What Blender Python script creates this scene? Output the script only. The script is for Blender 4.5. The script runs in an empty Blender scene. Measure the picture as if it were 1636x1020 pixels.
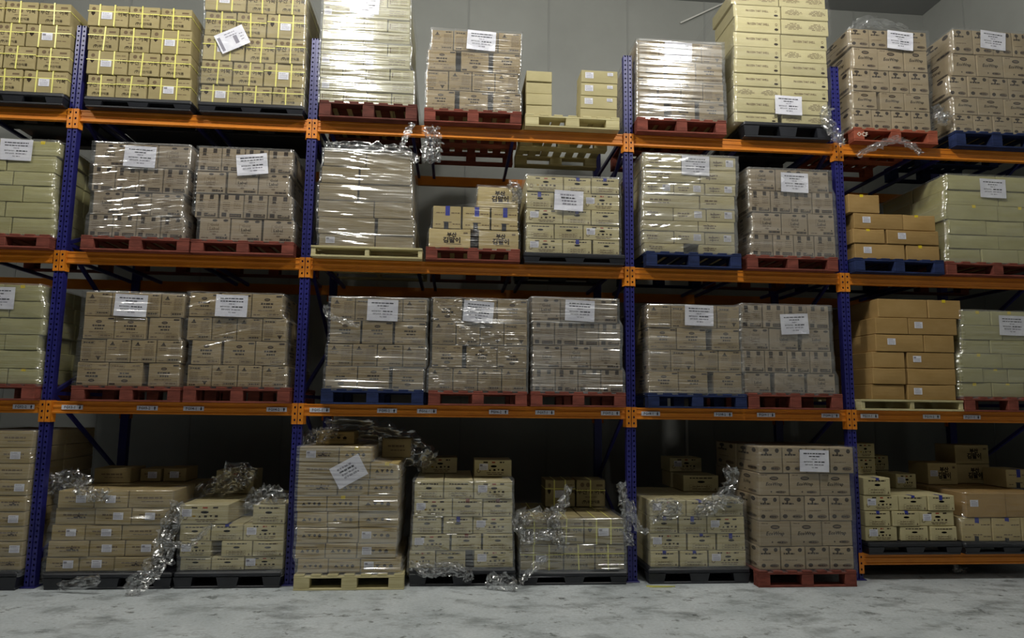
import bpy, bmesh, math, random
from mathutils import Vector, Matrix, noise

random.seed(7)
scene = bpy.context.scene
COL = scene.collection

# ---------------------------------------------------------------- camera
cam_data = bpy.data.cameras.new('camera')
cam_data.sensor_width = 36.0
cam_data.lens = 1100.0 / 1636.0 * 36.0
cam_data.clip_end = 100
cam = bpy.data.objects.new('camera', cam_data)
COL.objects.link(cam)
CAM_R = Vector((0.99634323, -0.08463281, 0.01172377))
CAM_U = Vector((-0.02212345, -0.12301022, 0.99215878))
CAM_F = Vector((0.08252704, 0.98879006, 0.12443277))
cm = Matrix((CAM_R, CAM_U, -CAM_F)).transposed().to_4x4()
cm.translation = Vector((0.0, -6.8144, 1.6887))
cam.matrix_world = cm
scene.camera = cam

# ---------------------------------------------------------------- world, lamps, exposure
world = bpy.data.worlds.new('world')
scene.world = world
world.use_nodes = True
world.node_tree.nodes['Background'].inputs[0].default_value = (0.75, 0.85, 1.0, 1)
world.node_tree.nodes['Background'].inputs[1].default_value = 0.008


def ceiling_lamp(x, y, z, power):
    l = bpy.data.lights.new('high_bay_lamp', 'POINT')
    l.shadow_soft_size = 0.17
    l.energy = power
    l.color = (1.0, 0.975, 0.9)
    o = bpy.data.objects.new('high_bay_lamp', l)
    o.location = (x, y, z)
    COL.objects.link(o)


ceiling_lamp(-5.2, -2.4, 6.65, 380)
ceiling_lamp(-1.5, -2.4, 6.65, 660)
ceiling_lamp(2.95, -2.4, 6.65, 570)
ceiling_lamp(0.9, -9.5, 6.95, 200)

scene.view_settings.view_transform = 'Standard'
scene.view_settings.look = 'None'
scene.view_settings.gamma = 1.0
scene.view_settings.use_curve_mapping = False
scene.view_settings.exposure = -1.0
scene.cycles.use_denoising = True
scene.cycles.transparent_max_bounces = 16

# ---------------------------------------------------------------- materials


def srgb(r, g, b):
    f = lambda c: (c / 255 / 12.92) if c / 255 <= 0.04045 else ((c / 255 + 0.055) / 1.055) ** 2.4
    return (f(r), f(g), f(b), 1.0)


def new_mat(name):
    m = bpy.data.materials.new(name)
    m.use_nodes = True
    nt = m.node_tree
    return m, nt, nt.nodes['Principled BSDF']


def flat_mat(name, col, rough=0.6, spec=0.3, metal=0.0):
    m, nt, b = new_mat(name)
    b.inputs['Base Color'].default_value = col
    b.inputs['Roughness'].default_value = rough
    b.inputs['Specular IOR Level'].default_value = spec
    b.inputs['Metallic'].default_value = metal
    return m


def worn_mat(name, col, col2, scale=(6, 6, 6), rough=0.6, spec=0.3, bump=0.1, lo=0.35, hi=0.7, vary=0.12):
    """two-tone procedural surface with noise wear, relief and a small tint difference between things"""
    m, nt, b = new_mat(name)
    N, L = nt.nodes, nt.links
    tc = N.new('ShaderNodeTexCoord')
    oi = N.new('ShaderNodeObjectInfo')
    add = N.new('ShaderNodeVectorMath'); add.operation = 'ADD'
    mul = N.new('ShaderNodeVectorMath'); mul.operation = 'SCALE'
    mul.inputs['Scale'].default_value = 1.0
    L.new(tc.outputs['Object'], add.inputs[0])
    comb = N.new('ShaderNodeMath'); comb.operation = 'MULTIPLY'; comb.inputs[1].default_value = 37.0
    L.new(oi.outputs['Random'], comb.inputs[0])
    L.new(comb.outputs[0], add.inputs[1])
    mp = N.new('ShaderNodeMapping'); mp.inputs['Scale'].default_value = scale
    L.new(add.outputs[0], mp.inputs[0])
    nz = N.new('ShaderNodeTexNoise'); nz.inputs['Scale'].default_value = 1.0
    nz.inputs['Detail'].default_value = 5; nz.inputs['Roughness'].default_value = 0.6
    L.new(mp.outputs[0], nz.inputs['Vector'])
    rp = N.new('ShaderNodeValToRGB')
    rp.color_ramp.elements[0].position = lo; rp.color_ramp.elements[1].position = hi
    rp.color_ramp.elements[0].color = col; rp.color_ramp.elements[1].color = col2
    L.new(nz.outputs['Fac'], rp.inputs[0])
    hs = N.new('ShaderNodeHueSaturation')
    mr = N.new('ShaderNodeMapRange')
    mr.inputs['To Min'].default_value = 1 - vary; mr.inputs['To Max'].default_value = 1 + vary
    L.new(oi.outputs['Random'], mr.inputs['Value'])
    L.new(mr.outputs[0], hs.inputs['Value'])
    L.new(rp.outputs[0], hs.inputs['Color'])
    L.new(hs.outputs[0], b.inputs['Base Color'])
    bp = N.new('ShaderNodeBump'); bp.inputs['Strength'].default_value = bump; bp.inputs['Distance'].default_value = 0.01
    L.new(nz.outputs['Fac'], bp.inputs['Height'])
    L.new(bp.outputs[0], b.inputs['Normal'])
    b.inputs['Roughness'].default_value = rough
    b.inputs['Specular IOR Level'].default_value = spec
    return m


def card(name, r, g, b, dr=14):
    return worn_mat(name, srgb(r, g, b), srgb(r - dr, g - dr, b - dr), (4, 4, 9), 0.75, 0.15, 0.06, 0.3, 0.75, 0.09)


M = {}
M['card_fish'] = card('card_fish', 164, 151, 112)
M['card_pale'] = card('card_pale', 184, 178, 142)
M['card_brown'] = card('card_brown', 160, 142, 108)
M['card_gold'] = card('card_gold', 158, 143, 120)
M['card_tart'] = card('card_tart', 196, 187, 145)
M['card_logo'] = card('card_logo', 162, 146, 118)
M['card_kraft'] = card('card_kraft', 168, 138, 90)
M['card_buff'] = card('card_buff', 184, 174, 134)
M['card_dun'] = card('card_dun', 166, 151, 118)
M['card_handle'] = card('card_handle', 196, 185, 144)
M['card_roll'] = card('card_roll', 190, 172, 126)
M['card_lime'] = card('card_lime', 172, 167, 120)
M['card_mark'] = card('card_mark', 168, 150, 108)
M['card_icon'] = card('card_icon', 180, 159, 108)
M['ink'] = flat_mat('ink', srgb(52, 42, 34), 0.7, 0.1)
M['ink_soft'] = flat_mat('ink_soft', srgb(112, 95, 74), 0.75, 0.1)
M['ink_red'] = flat_mat('ink_red', srgb(150, 60, 40), 0.7, 0.1)
M['ink_gold'] = flat_mat('ink_gold', srgb(160, 130, 30), 0.7, 0.1)
M['slot'] = flat_mat('slot', srgb(16, 14, 12), 0.9, 0.0)
M['paper'] = worn_mat('paper', srgb(232, 232, 240), srgb(214, 214, 226), (12, 12, 12), 0.6, 0.2, 0.25, vary=0.03)
M['text_black'] = flat_mat('text_black', srgb(40, 40, 52), 0.7, 0.1)
M['text_grey'] = flat_mat('text_grey', srgb(140, 138, 150), 0.7, 0.1)
M['strap_yellow'] = flat_mat('strap_yellow', srgb(226, 220, 120), 0.35, 0.4)
M['tape_yellow'] = flat_mat('tape_yellow', srgb(222, 196, 40), 0.35, 0.4)
M['tape_blue'] = flat_mat('tape_blue', srgb(52, 60, 150), 0.35, 0.4)
M['tape_dark'] = flat_mat('tape_dark', srgb(40, 42, 50), 0.35, 0.4)
M['tape_red'] = flat_mat('tape_red', srgb(140, 72, 52), 0.35, 0.4)
M['steel_blue'] = worn_mat('steel_blue', srgb(42, 42, 118), srgb(34, 34, 96), (3, 3, 3), 0.38, 0.5, 0.03, vary=0.03)
M['steel_orange'] = worn_mat('steel_orange', srgb(226, 138, 36), srgb(208, 120, 28), (3, 3, 5), 0.42, 0.45, 0.03, vary=0.03)
M['wood_red'] = worn_mat('wood_red', srgb(138, 76, 64), srgb(98, 54, 46), (5, 14, 20), 0.8, 0.15, 0.5, vary=0.12)
M['wood_maroon'] = worn_mat('wood_maroon', srgb(106, 62, 54), srgb(70, 42, 38), (5, 14, 20), 0.8, 0.15, 0.5, vary=0.12)
M['wood_orange'] = worn_mat('wood_orange', srgb(166, 92, 70), srgb(132, 70, 54), (5, 14, 20), 0.8, 0.15, 0.5, vary=0.12)
M['wood_blue'] = worn_mat('wood_blue', srgb(44, 56, 96), srgb(30, 38, 66), (5, 14, 20), 0.8, 0.15, 0.5, vary=0.15)
M['wood_pale'] = worn_mat('wood_pale', srgb(206, 197, 154), srgb(180, 168, 124), (3, 8, 30), 0.75, 0.15, 0.3, vary=0.08)
M['plastic_black'] = worn_mat('plastic_black', srgb(40, 42, 48), srgb(30, 31, 36), (4, 4, 4), 0.42, 0.5, 0.05, vary=0.1)
M['stencil_white'] = flat_mat('stencil_white', srgb(220, 205, 190), 0.7, 0.1)
M['pipe_white'] = flat_mat('pipe_white', srgb(205, 205, 200), 0.5, 0.3)


def film_mat(name, gloss, haze, rough):
    m = bpy.data.materials.new(name)
    m.use_nodes = True
    nt = m.node_tree
    N, L = nt.nodes, nt.links
    for n in list(N):
        N.remove(n)
    out = N.new('ShaderNodeOutputMaterial')
    tc = N.new('ShaderNodeTexCoord')
    at = N.new('ShaderNodeAttribute'); at.attribute_type = 'OBJECT'; at.attribute_name = 'film'
    oi = N.new('ShaderNodeObjectInfo')
    sh = N.new('ShaderNodeVectorMath'); sh.operation = 'ADD'
    k = N.new('ShaderNodeMath'); k.operation = 'MULTIPLY'; k.inputs[1].default_value = 23.0
    L.new(oi.outputs['Random'], k.inputs[0])
    L.new(tc.outputs['Object'], sh.inputs[0]); L.new(k.outputs[0], sh.inputs[1])
    mp = N.new('ShaderNodeMapping')
    mp.inputs['Scale'].default_value = (0.35, 0.35, 24.0)
    mp.inputs['Rotation'].default_value = (0, 0.03, 0)
    L.new(sh.outputs[0], mp.inputs[0])
    nz = N.new('ShaderNodeTexNoise'); nz.inputs['Scale'].default_value = 1.0
    nz.inputs['Detail'].default_value = 2; nz.inputs['Roughness'].default_value = 0.5
    L.new(mp.outputs[0], nz.inputs['Vector'])
    nz2 = N.new('ShaderNodeTexNoise'); nz2.inputs['Scale'].default_value = 16.0
    nz2.inputs['Detail'].default_value = 3
    L.new(sh.outputs[0], nz2.inputs['Vector'])
    mx = N.new('ShaderNodeMath'); mx.operation = 'MULTIPLY_ADD'; mx.inputs[1].default_value = 0.05
    L.new(nz2.outputs['Fac'], mx.inputs[0]); L.new(nz.outputs['Fac'], mx.inputs[2])
    bp = N.new('ShaderNodeBump'); bp.inputs['Strength'].default_value = 1.0; bp.inputs['Distance'].default_value = 0.015
    L.new(mx.outputs[0], bp.inputs['Height'])
    # streaky milky veil
    mp2 = N.new('ShaderNodeMapping'); mp2.inputs['Scale'].default_value = (1.1, 1.1, 9.0); mp2.inputs['Rotation'].default_value = (0, -0.12, 0)
    L.new(sh.outputs[0], mp2.inputs[0])
    nz3 = N.new('ShaderNodeTexNoise'); nz3.inputs['Scale'].default_value = 1.3; nz3.inputs['Detail'].default_value = 5
    L.new(mp2.outputs[0], nz3.inputs['Vector'])
    rp = N.new('ShaderNodeMapRange'); rp.inputs['From Min'].default_value = 0.38; rp.inputs['From Max'].default_value = 0.72
    rp.inputs['To Min'].default_value = haze * 0.25; rp.inputs['To Max'].default_value = haze
    L.new(nz3.outputs['Fac'], rp.inputs['Value'])
    hm = N.new('ShaderNodeMath'); hm.operation = 'MULTIPLY'
    L.new(rp.outputs[0], hm.inputs[0]); L.new(at.outputs['Fac'], hm.inputs[1])
    tr = N.new('ShaderNodeBsdfTransparent'); tr.inputs[0].default_value = (0.985, 0.985, 0.985, 1)
    df = N.new('ShaderNodeBsdfDiffuse'); df.inputs[0].default_value = (0.78, 0.8, 0.82, 1)
    gl = N.new('ShaderNodeBsdfGlossy'); gl.inputs['Roughness'].default_value = rough
    gl.inputs['Color'].default_value = (1, 1, 1, 1)
    L.new(bp.outputs[0], gl.inputs['Normal'])
    m1 = N.new('ShaderNodeMixShader'); m2 = N.new('ShaderNodeMixShader')
    L.new(hm.outputs[0], m1.inputs[0]); L.new(tr.outputs[0], m1.inputs[1]); L.new(df.outputs[0], m1.inputs[2])
    gf = N.new('ShaderNodeMath'); gf.operation = 'MULTIPLY'; gf.inputs[1].default_value = gloss
    L.new(at.outputs['Fac'], gf.inputs[0])
    L.new(gf.outputs[0], m2.inputs[0]); L.new(m1.outputs[0], m2.inputs[1]); L.new(gl.outputs[0], m2.inputs[2])
    L.new(m2.outputs[0], out.inputs['Surface'])
    return m


M['film'] = film_mat('film', 0.2, 0.19, 0.13)
M['film_loose'] = film_mat('film_loose', 0.27, 0.14, 0.12)


def floor_mat():
    m, nt, b = new_mat('concrete_floor')
    N, L = nt.nodes, nt.links
    tc = N.new('ShaderNodeTexCoord')

    def nse(scale, detail, rough, vs=(1, 1, 1)):
        mp = N.new('ShaderNodeMapping'); mp.inputs['Scale'].default_value = vs
        L.new(tc.outputs['Object'], mp.inputs[0])
        n = N.new('ShaderNodeTexNoise'); n.inputs['Scale'].default_value = scale
        n.inputs['Detail'].default_value = detail; n.inputs['Roughness'].default_value = rough
        L.new(mp.outputs[0], n.inputs['Vector'])
        return n

    def ramp(n, p0, p1, c0, c1):
        r = N.new('ShaderNodeValToRGB')
        r.color_ramp.elements[0].position = p0; r.color_ramp.elements[1].position = p1
        r.color_ramp.elements[0].color = c0; r.color_ramp.elements[1].color = c1
        L.new(n.outputs['Fac'], r.inputs[0])
        return r

    def mixc(a, bb, fac, mode='MULTIPLY'):
        x = N.new('ShaderNodeMixRGB'); x.blend_type = mode
        if isinstance(fac, float):
            x.inputs[0].default_value = fac
        else:
            L.new(fac, x.inputs[0])
        L.new(a, x.inputs[1]); L.new(bb, x.inputs[2])
        return x.outputs[0]

    base = ramp(nse(1.3, 6, 0.6), 0.3, 0.72, srgb(186, 194, 198), srgb(224, 230, 234))
    blot = ramp(nse(2.6, 8, 0.68, (0.75, 1.3, 1)), 0.5, 0.68, (1, 1, 1, 1), srgb(150, 152, 150))
    dark = ramp(nse(4.2, 6, 0.7, (0.6, 1.2, 1)), 0.63, 0.74, (1, 1, 1, 1), srgb(98, 100, 100))
    fine = ramp(nse(38, 4, 0.6), 0.35, 0.7, srgb(222, 222, 220), (1, 1, 1, 1))
    c = mixc(base.outputs[0], blot.outputs[0], 0.85)
    c = mixc(c, dark.outputs[0], 0.8)
    smudge = ramp(nse(7.0, 7, 0.72, (0.8, 1.0, 1)), 0.58, 0.66, (1, 1, 1, 1), srgb(140, 141, 137))
    spot = ramp(nse(13.0, 2, 0.5, (0.7, 1.0, 1)), 0.72, 0.76, (1, 1, 1, 1), srgb(110, 108, 102))
    c = mixc(c, smudge.outputs[0], 1.0)
    c = mixc(c, spot.outputs[0], 0.9)
    c = mixc(c, fine.outputs[0], 0.7)
    L.new(c, b.inputs['Base Color'])
    n4 = nse(9, 5, 0.6)
    bp = N.new('ShaderNodeBump'); bp.inputs['Strength'].default_value = 0.15; bp.inputs['Distance'].default_value = 0.01
    L.new(n4.outputs['Fac'], bp.inputs['Height']); L.new(bp.outputs[0], b.inputs['Normal'])
    rr = N.new('ShaderNodeMapRange'); rr.inputs['To Min'].default_value = 0.35; rr.inputs['To Max'].default_value = 0.7
    L.new(n4.outputs['Fac'], rr.inputs['Value']); L.new(rr.outputs[0], b.inputs['Roughness'])
    return m


M['floor'] = floor_mat()
M['wall'] = worn_mat('wall_panel', srgb(154, 156, 152), srgb(142, 144, 140), (0.7, 0.7, 0.7), 0.5, 0.3, 0.03, vary=0.0)
M['ceiling'] = worn_mat('ceiling_panel', srgb(150, 152, 152), srgb(136, 138, 138), (0.6, 0.6, 0.6), 0.6, 0.25, 0.03, vary=0.0)
M['seam'] = flat_mat('seam', srgb(142, 144, 141), 0.5, 0.3)

# ---------------------------------------------------------------- mesh helpers


class MB:
    """collects faces with materials and links them as one mesh"""

    def __init__(self):
        self.v, self.f, self.m, self.mats = [], [], [], []

    def mi(self, mat):
        if mat not in self.mats:
            self.mats.append(mat)
        return self.mats.index(mat)

    def add(self, verts, faces, mat):
        o = len(self.v)
        self.v += [tuple(p) for p in verts]
        k = self.mi(mat)
        for f in faces:
            self.f.append(tuple(i + o for i in f))
            self.m.append(k)

    def box(self, x0, x1, y0, y1, z0, z1, mat):
        self.add([(x0, y0, z0), (x1, y0, z0), (x1, y1, z0), (x0, y1, z0), (x0, y0, z1), (x1, y0, z1), (x1, y1, z1), (x0, y1, z1)],
                 [(0, 3, 2, 1), (4, 5, 6, 7), (0, 1, 5, 4), (1, 2, 6, 5), (2, 3, 7, 6), (3, 0, 4, 7)], mat)

    def cbox(self, x0, x1, y0, y1, z0, z1, mat, c=0.004, cuts=0, warp=None):
        """box with chamfered edges, faces optionally gridded and warped"""
        bm = bmesh.new()
        bmesh.ops.create_cube(bm, size=1.0)
        for v in bm.verts:
            v.co = Vector((x0 + (v.co.x + .5) * (x1 - x0), y0 + (v.co.y + .5) * (y1 - y0), z0 + (v.co.z + .5) * (z1 - z0)))
        if c:
            bmesh.ops.bevel(bm, geom=bm.edges[:], offset=c, segments=1, affect='EDGES', profile=0.5)
        if cuts:
            long_e = [e for e in bm.edges if e.calc_length() > 3 * c + 0.01]
            bmesh.ops.subdivide_edges(bm, edges=long_e, cuts=cuts, use_grid_fill=True)
        bmesh.ops.recalc_face_normals(bm, faces=bm.faces[:])
        bm.verts.index_update()
        vs = [v.co.copy() for v in bm.verts]
        if warp:
            vs = [warp(p) for p in vs]
        self.add(vs, [[v.index for v in f.verts] for f in bm.faces], mat)
        bm.free()

    def prism_x(self, x0, x1, prof, mat):
        """profile of (y, z) points extruded along x, capped"""
        n = len(prof)
        vs = [(x0, y, z) for y, z in prof] + [(x1, y, z) for y, z in prof]
        fs = [(i, (i + 1) % n, n + (i + 1) % n, n + i) for i in range(n)]
        fs += [tuple(reversed(range(n))), tuple(range(n, 2 * n))]
        self.add(vs, fs, mat)

    def bar(self, p, q, w, t, mat):
        p, q = Vector(p), Vector(q)
        d = (q - p).normalized()
        a = d.cross(Vector((1, 0, 0)))
        if a.length < 0.01:
            a = d.cross(Vector((0, 0, 1)))
        a.normalize()
        b = d.cross(a)
        a, b = a * w / 2, b * t / 2
        vs = [p + a + b, p - a + b, p - a - b, p + a - b, q + a + b, q - a + b, q - a - b, q + a - b]
        self.add(vs, [(3, 2, 1, 0), (4, 5, 6, 7), (0, 1, 5, 4), (1, 2, 6, 5), (2, 3, 7, 6), (3, 0, 4, 7)], mat)

    def mesh(self, name, smooth=False):
        me = bpy.data.meshes.new(name)
        me.from_pydata(self.v, [], self.f)
        for k in self.mats:
            me.materials.append(M[k])
        me.polygons.foreach_set('material_index', self.m)
        if smooth:
            me.polygons.foreach_set('use_smooth', [True] * len(self.f))
        me.update()
        return me

    def build(self, name, parent=None, smooth=False, loc=None):
        return link(name, self.mesh(name, smooth), parent, loc)


def link(name, me, parent=None, loc=None):
    o = bpy.data.objects.new(name, me)
    COL.objects.link(o)
    if parent:
        o.parent = parent
    if loc is not None:
        o.location = loc
    return o


def tag(o, label=None, cat=None, group=None, kind=None):
    if label:
        n = len(label.split())
        assert 4 <= n <= 16, (n, label)
        o['label'] = label
    if cat:
        o['category'] = cat
    if group:
        o['group'] = group
    if kind:
        o['kind'] = kind
    return o


_tc = {}


def text2d(s, shear=0.0, bold=0.0):
    """outline of a word as 2-D verts and faces, cap height 1, centred"""
    key = (s, shear, bold)
    if key in _tc:
        return _tc[key]
    c = bpy.data.curves.new('lettering', 'FONT')
    c.body = s
    c.resolution_u = 1
    c.align_x = 'CENTER'
    c.shear = shear
    c.offset = bold
    o = bpy.data.objects.new('lettering', c)
    COL.objects.link(o)
    dg = bpy.context.evaluated_depsgraph_get()
    ev = o.evaluated_get(dg)
    me = ev.to_mesh()
    vs = [v.co.to_2d() for v in me.vertices]
    fs = [tuple(p.vertices) for p in me.polygons]
    ev.to_mesh_clear()
    bpy.data.objects.remove(o)
    bpy.data.curves.remove(c)
    x0 = min(v.x for v in vs); x1 = max(v.x for v in vs); y0 = min(v.y for v in vs); y1 = max(v.y for v in vs)
    h = y1 - y0
    vs = [((v.x - (x0 + x1) / 2) / h, (v.y - (y0 + y1) / 2) / h) for v in vs]
    _tc[key] = (vs, fs, (x1 - x0) / h)
    return _tc[key]


class Face:
    """draws flat print on one face of a thing: (u, v) in metres from the face centre"""

    def __init__(self, mb, w, h, to3d, rnd):
        self.mb, self.w, self.h, self.to3d, self.r = mb, w, h, to3d, rnd
        self.flip = 1

    def poly(self, pts, faces, mat, lift=0.0008):
        s = self.flip
        self.mb.add([self.to3d(s * u, s * v, lift) for u, v in pts], faces, mat)

    def rect(self, u, v, w, h, mat='ink', lift=0.0008):
        u, v, w, h = u * self.w, v * self.h, w * self.w / 2, h * self.h / 2
        self.poly([(u - w, v - h), (u + w, v - h), (u + w, v + h), (u - w, v + h)], [(0, 1, 2, 3)], mat, lift)

    def oval(self, u, v, w, h, mat='ink', n=12, lift=0.0008):
        u, v, w, h = u * self.w, v * self.h, w * self.w / 2, h * self.h / 2
        self.poly([(u + w * math.cos(6.2832 * i / n), v + h * math.sin(6.2832 * i / n)) for i in range(n)], [tuple(range(n))], mat, lift)

    def frame(self, u, v, w, h, t=0.002, mat='ink'):
        u, v, w, h = u * self.w, v * self.h, w * self.w / 2, h * self.h / 2
        p = [(u - w, v - h), (u + w, v - h), (u + w, v + h), (u - w, v + h)]
        q = [(u - w + t, v - h + t), (u + w - t, v - h + t), (u + w - t, v + h - t), (u - w + t, v + h - t)]
        self.poly(p + q, [(i, (i + 1) % 4, 4 + (i + 1) % 4, 4 + i) for i in range(4)], mat)

    def tri(self, u, v, w, h, mat='ink'):
        u, v, w, h = u * self.w, v * self.h, w * self.w / 2, h * self.h / 2
        p = [(u - w, v - h), (u + w, v - h), (u, v + h)]
        self.poly(p, [(0, 1, 2)] if h > 0 else [(2, 1, 0)], mat)

    def text(self, s, u, v, size, mat='ink', shear=0.0, bold=0.02, maxw=0.9):
        vs, fs, asp = text2d(s, shear, bold)
        sz = size * self.h
        sx = min(sz, maxw * self.w / asp)
        u, v = u * self.w, v * self.h
        self.poly([(u + x * sx, v + y * sz) for x, y in vs], fs, mat)

    def words(self, u, v, w, h, mat='ink_soft', gap=0.2):
        """a line of print too fine to read: short strokes of differing width and height"""
        x = u - w / 2
        while x < u + w / 2 - 0.01:
            ww = min(self.r.uniform(0.05, 0.14), u + w / 2 - x)
            self.rect(x + ww / 2, v, ww, h * self.r.uniform(0.75, 1.0), mat)
            x += ww + 0.02

# ---------------------------------------------------------------- the room
UX = [-6.0815, -3.7815, -1.4815, 1.7731, 4.0731, 6.3731]      # upright centre lines
BEAM_Z = [1.585, 3.0126, 4.4368]                               # beam connector centres
RACK_D = 1.65
POST_TOP = 5.41
WALL_Y, WALL_X, CEIL_Z = 2.4, 6.95, 7.62

mb = MB(); mb.box(-12, WALL_X, -13, WALL_Y, -0.1, 0, 'floor')
tag(mb.build('floor'), 'grey stained concrete warehouse floor with scuffs', None, None, 'structure')
mb = MB(); mb.box(-12, WALL_X + .15, WALL_Y, WALL_Y + .15, -0.1, CEIL_Z, 'wall')
wall_back = tag(mb.build('wall_back'), 'grey insulated panel wall behind the racking', None, None, 'structure')
for i in range(16):
    x = -11.4 + 1.15 * i
    mb = MB(); mb.box(x - .012, x + .012, WALL_Y - .006, WALL_Y, 0, CEIL_Z, 'seam'); mb.build('panel_seam', wall_back)
mb = MB(); mb.box(WALL_X, WALL_X + .15, -13, WALL_Y, -0.1, CEIL_Z, 'wall')
wall_right = tag(mb.build('wall_right'), 'grey insulated panel side wall right of the racking', None, None, 'structure')
for i in range(6):
    y = 1.6 - 1.15 * i
    mb = MB(); mb.box(WALL_X - .006, WALL_X, y - .012, y + .012, 0, CEIL_Z, 'seam'); mb.build('panel_seam', wall_right)
mb = MB(); mb.box(-12, WALL_X + .15, -13, WALL_Y + .15, CEIL_Z, CEIL_Z + .12, 'ceiling')
tag(mb.build('ceiling'), 'grey panel ceiling above the racking', None, None, 'structure')
mb = MB(); mb.bar((3.157, WALL_Y - .02, .0), (3.157, WALL_Y - .02, 1.62), .03, .03, 'pipe_white')
tag(mb.build('wall_pipe'), 'thin white vertical pipe on back wall behind seventh floor load', 'pipe')
mb = MB(); mb.bar((3.18, WALL_Y - .03, 7.25), (3.84, WALL_Y - .03, 7.60), .02, .02, 'pipe_white')
tag(mb.build('conduit'), 'thin pale slanting conduit high on the back wall', 'conduit')


# ---------------------------------------------------------------- racking
def hole_strip(mb, x0, x1, y, z0, z1, hx, hw, hh, pitch, zh, mat):
    """front plate from x0 to x1 pierced by a column of slots centred on hx"""
    q = lambda a, b, c, d: mb.add([(a, y, c), (b, y, c), (b, y, d), (a, y, d)], [(0, 1, 2, 3)], mat)
    q(x0, hx - hw / 2, z0, z1); q(hx + hw / 2, x1, z0, z1)
    z = z0
    c = zh
    while c + hh / 2 < z1:
        q(hx - hw / 2, hx + hw / 2, z, c - hh / 2)
        z = c + hh / 2
        c += pitch
    q(hx - hw / 2, hx + hw / 2, z, z1)


def post_mesh():
    mb = MB()
    W, Dp, H = .045, .075, POST_TOP
    for s in (-1, 1):
        a, b = (s * W, s * .007) if s < 0 else (s * .007, s * W)
        hole_strip(mb, a, b, 0, .01, H, s * .026, .015, .017, .05, .05, 'steel_blue')
    # recessed centre groove
    mb.add([(-.007, 0, .01), (-.007, .012, .01), (.007, .012, .01), (.007, 0, .01), (-.007, 0, H), (-.007, .012, H), (.007, .012, H), (.007, 0, H)],
           [(0, 1, 5, 4), (1, 2, 6, 5), (2, 3, 7, 6)], 'steel_blue')
    mb.add([(-W, 0, .01), (-W, Dp, .01), (W, Dp, .01), (W, 0, .01), (-W, 0, H), (-W, Dp, H), (W, Dp, H), (W, 0, H)],
           [(1, 0, 4, 5), (2, 1, 5, 6), (3, 2, 6, 7), (4, 7, 6, 5), (0, 1, 2, 3)], 'steel_blue')
    return mb.mesh('post')


POST = post_mesh()
mb = MB(); mb.cbox(-.065, .065, -.03, .11, 0, .01, 'steel_blue', .003); FOOT = mb.mesh('foot_plate')
names = ['far left out of view', 'leftmost', 'second', 'third', 'fourth', 'far right']
for i, x in enumerate(UX):
    r = bpy.data.objects.new('rack_upright', None); COL.objects.link(r); r.location = (x, 0, 0)
    nm = ['beyond the left edge of the view', 'leftmost in view', 'second from left', 'third from left', 'fourth from left', 'at the right end'][i]
    tag(r, 'blue perforated steel rack upright frame, %s' % nm, 'rack upright', 'blue rack uprights')
    link('post', POST, r)
    p2 = link('post', POST, r); p2.location = (0, RACK_D, 0); p2.rotation_euler = (0, 0, math.pi)
    link('foot_plate', FOOT, r)
    link('foot_plate', FOOT, r, (0, RACK_D - .08, 0))
    zz = [.25, .85, 1.75, 2.35, 3.2, 3.8, 4.6, 5.2]
    for k, z in enumerate(zz):
        if k in (0, 2, 4, 6):
            b_ = MB(); b_.bar((0, .07, z), (0, RACK_D - .07, z), .035, .03, 'steel_blue'); b_.build('brace', r)
        if k < 7:
            b_ = MB()
            y0, y1 = (.07, RACK_D - .07) if k % 2 == 0 else (RACK_D - .07, .07)
            b_.bar((.004, y0, z), (.004, y1, zz[k + 1]), .035, .03, 'steel_blue'); b_.build('brace', r)


def connector_mesh(s):
    """plate with three holes and a sloping gusset; s = +1 when the beam runs to the right of it"""
    mb = MB()
    a, b = (.003, .049) if s > 0 else (-.049, -.003)
    for zc in (0,):
        hole_strip(mb, a, b, -.010, -.1, .1, (a + b) / 2, .015, .02, .06, -.06, 'steel_orange')
    mb.add([(a, -.010, -.1), (b, -.010, -.1), (b, -.010, .1), (a, -.010, .1), (a, -.002, -.1), (b, -.002, -.1), (b, -.002, .1), (a, -.002, .1)],
           [(1, 0, 4, 5), (2, 1, 5, 6), (3, 2, 6, 7), (0, 3, 7, 4)], 'steel_orange')
    e = .049 * s
    f = (.049 + .022) * s
    vs = [(e, -.010, -.1), (f, .045, -.1), (f, .045, .1), (e, -.010, .1), (e, .045, -.1), (e, .045, .1)]
    mb.add(vs, [(0, 1, 2, 3) if s > 0 else (3, 2, 1, 0), (0, 4, 1), (3, 2, 5)], 'steel_orange')
    # thin web seen end-on
    mb.add([(e, -.010, -.1), (e + .004 * s, -.010, -.1), (e + .004 * s, .05, -.1), (e, .05, -.1), (e, -.010, .1), (e + .004 * s, -.010, .1), (e + .004 * s, .05, .1), (e, .05, .1)],
           [(0, 3, 2, 1), (4, 5, 6, 7), (0, 1, 5, 4), (1, 2, 6, 5), (2, 3, 7, 6), (3, 0, 4, 7)], 'steel_orange')
    return mb.mesh('beam_connector')


CONN = {s: connector_mesh(s) for s in (-1, 1)}


def ribbed(L_, h=.115, d=.05):
    """stepped box beam, front at y = 0"""
    t = .095
    b = t - h
    prof = [(.0, b), (.0, b + .016), (.008, b + .022), (.008, b + .048), (.002, b + .054), (.002, b + .068), (.009, b + .074), (.009, b + .096), (.003, b + .102), (.003, t), (d, t), (d, b)]
    mb = MB()
    mb.prism_x(0, L_, prof[::-1], 'steel_orange')
    return mb.mesh('load_beam')


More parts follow.
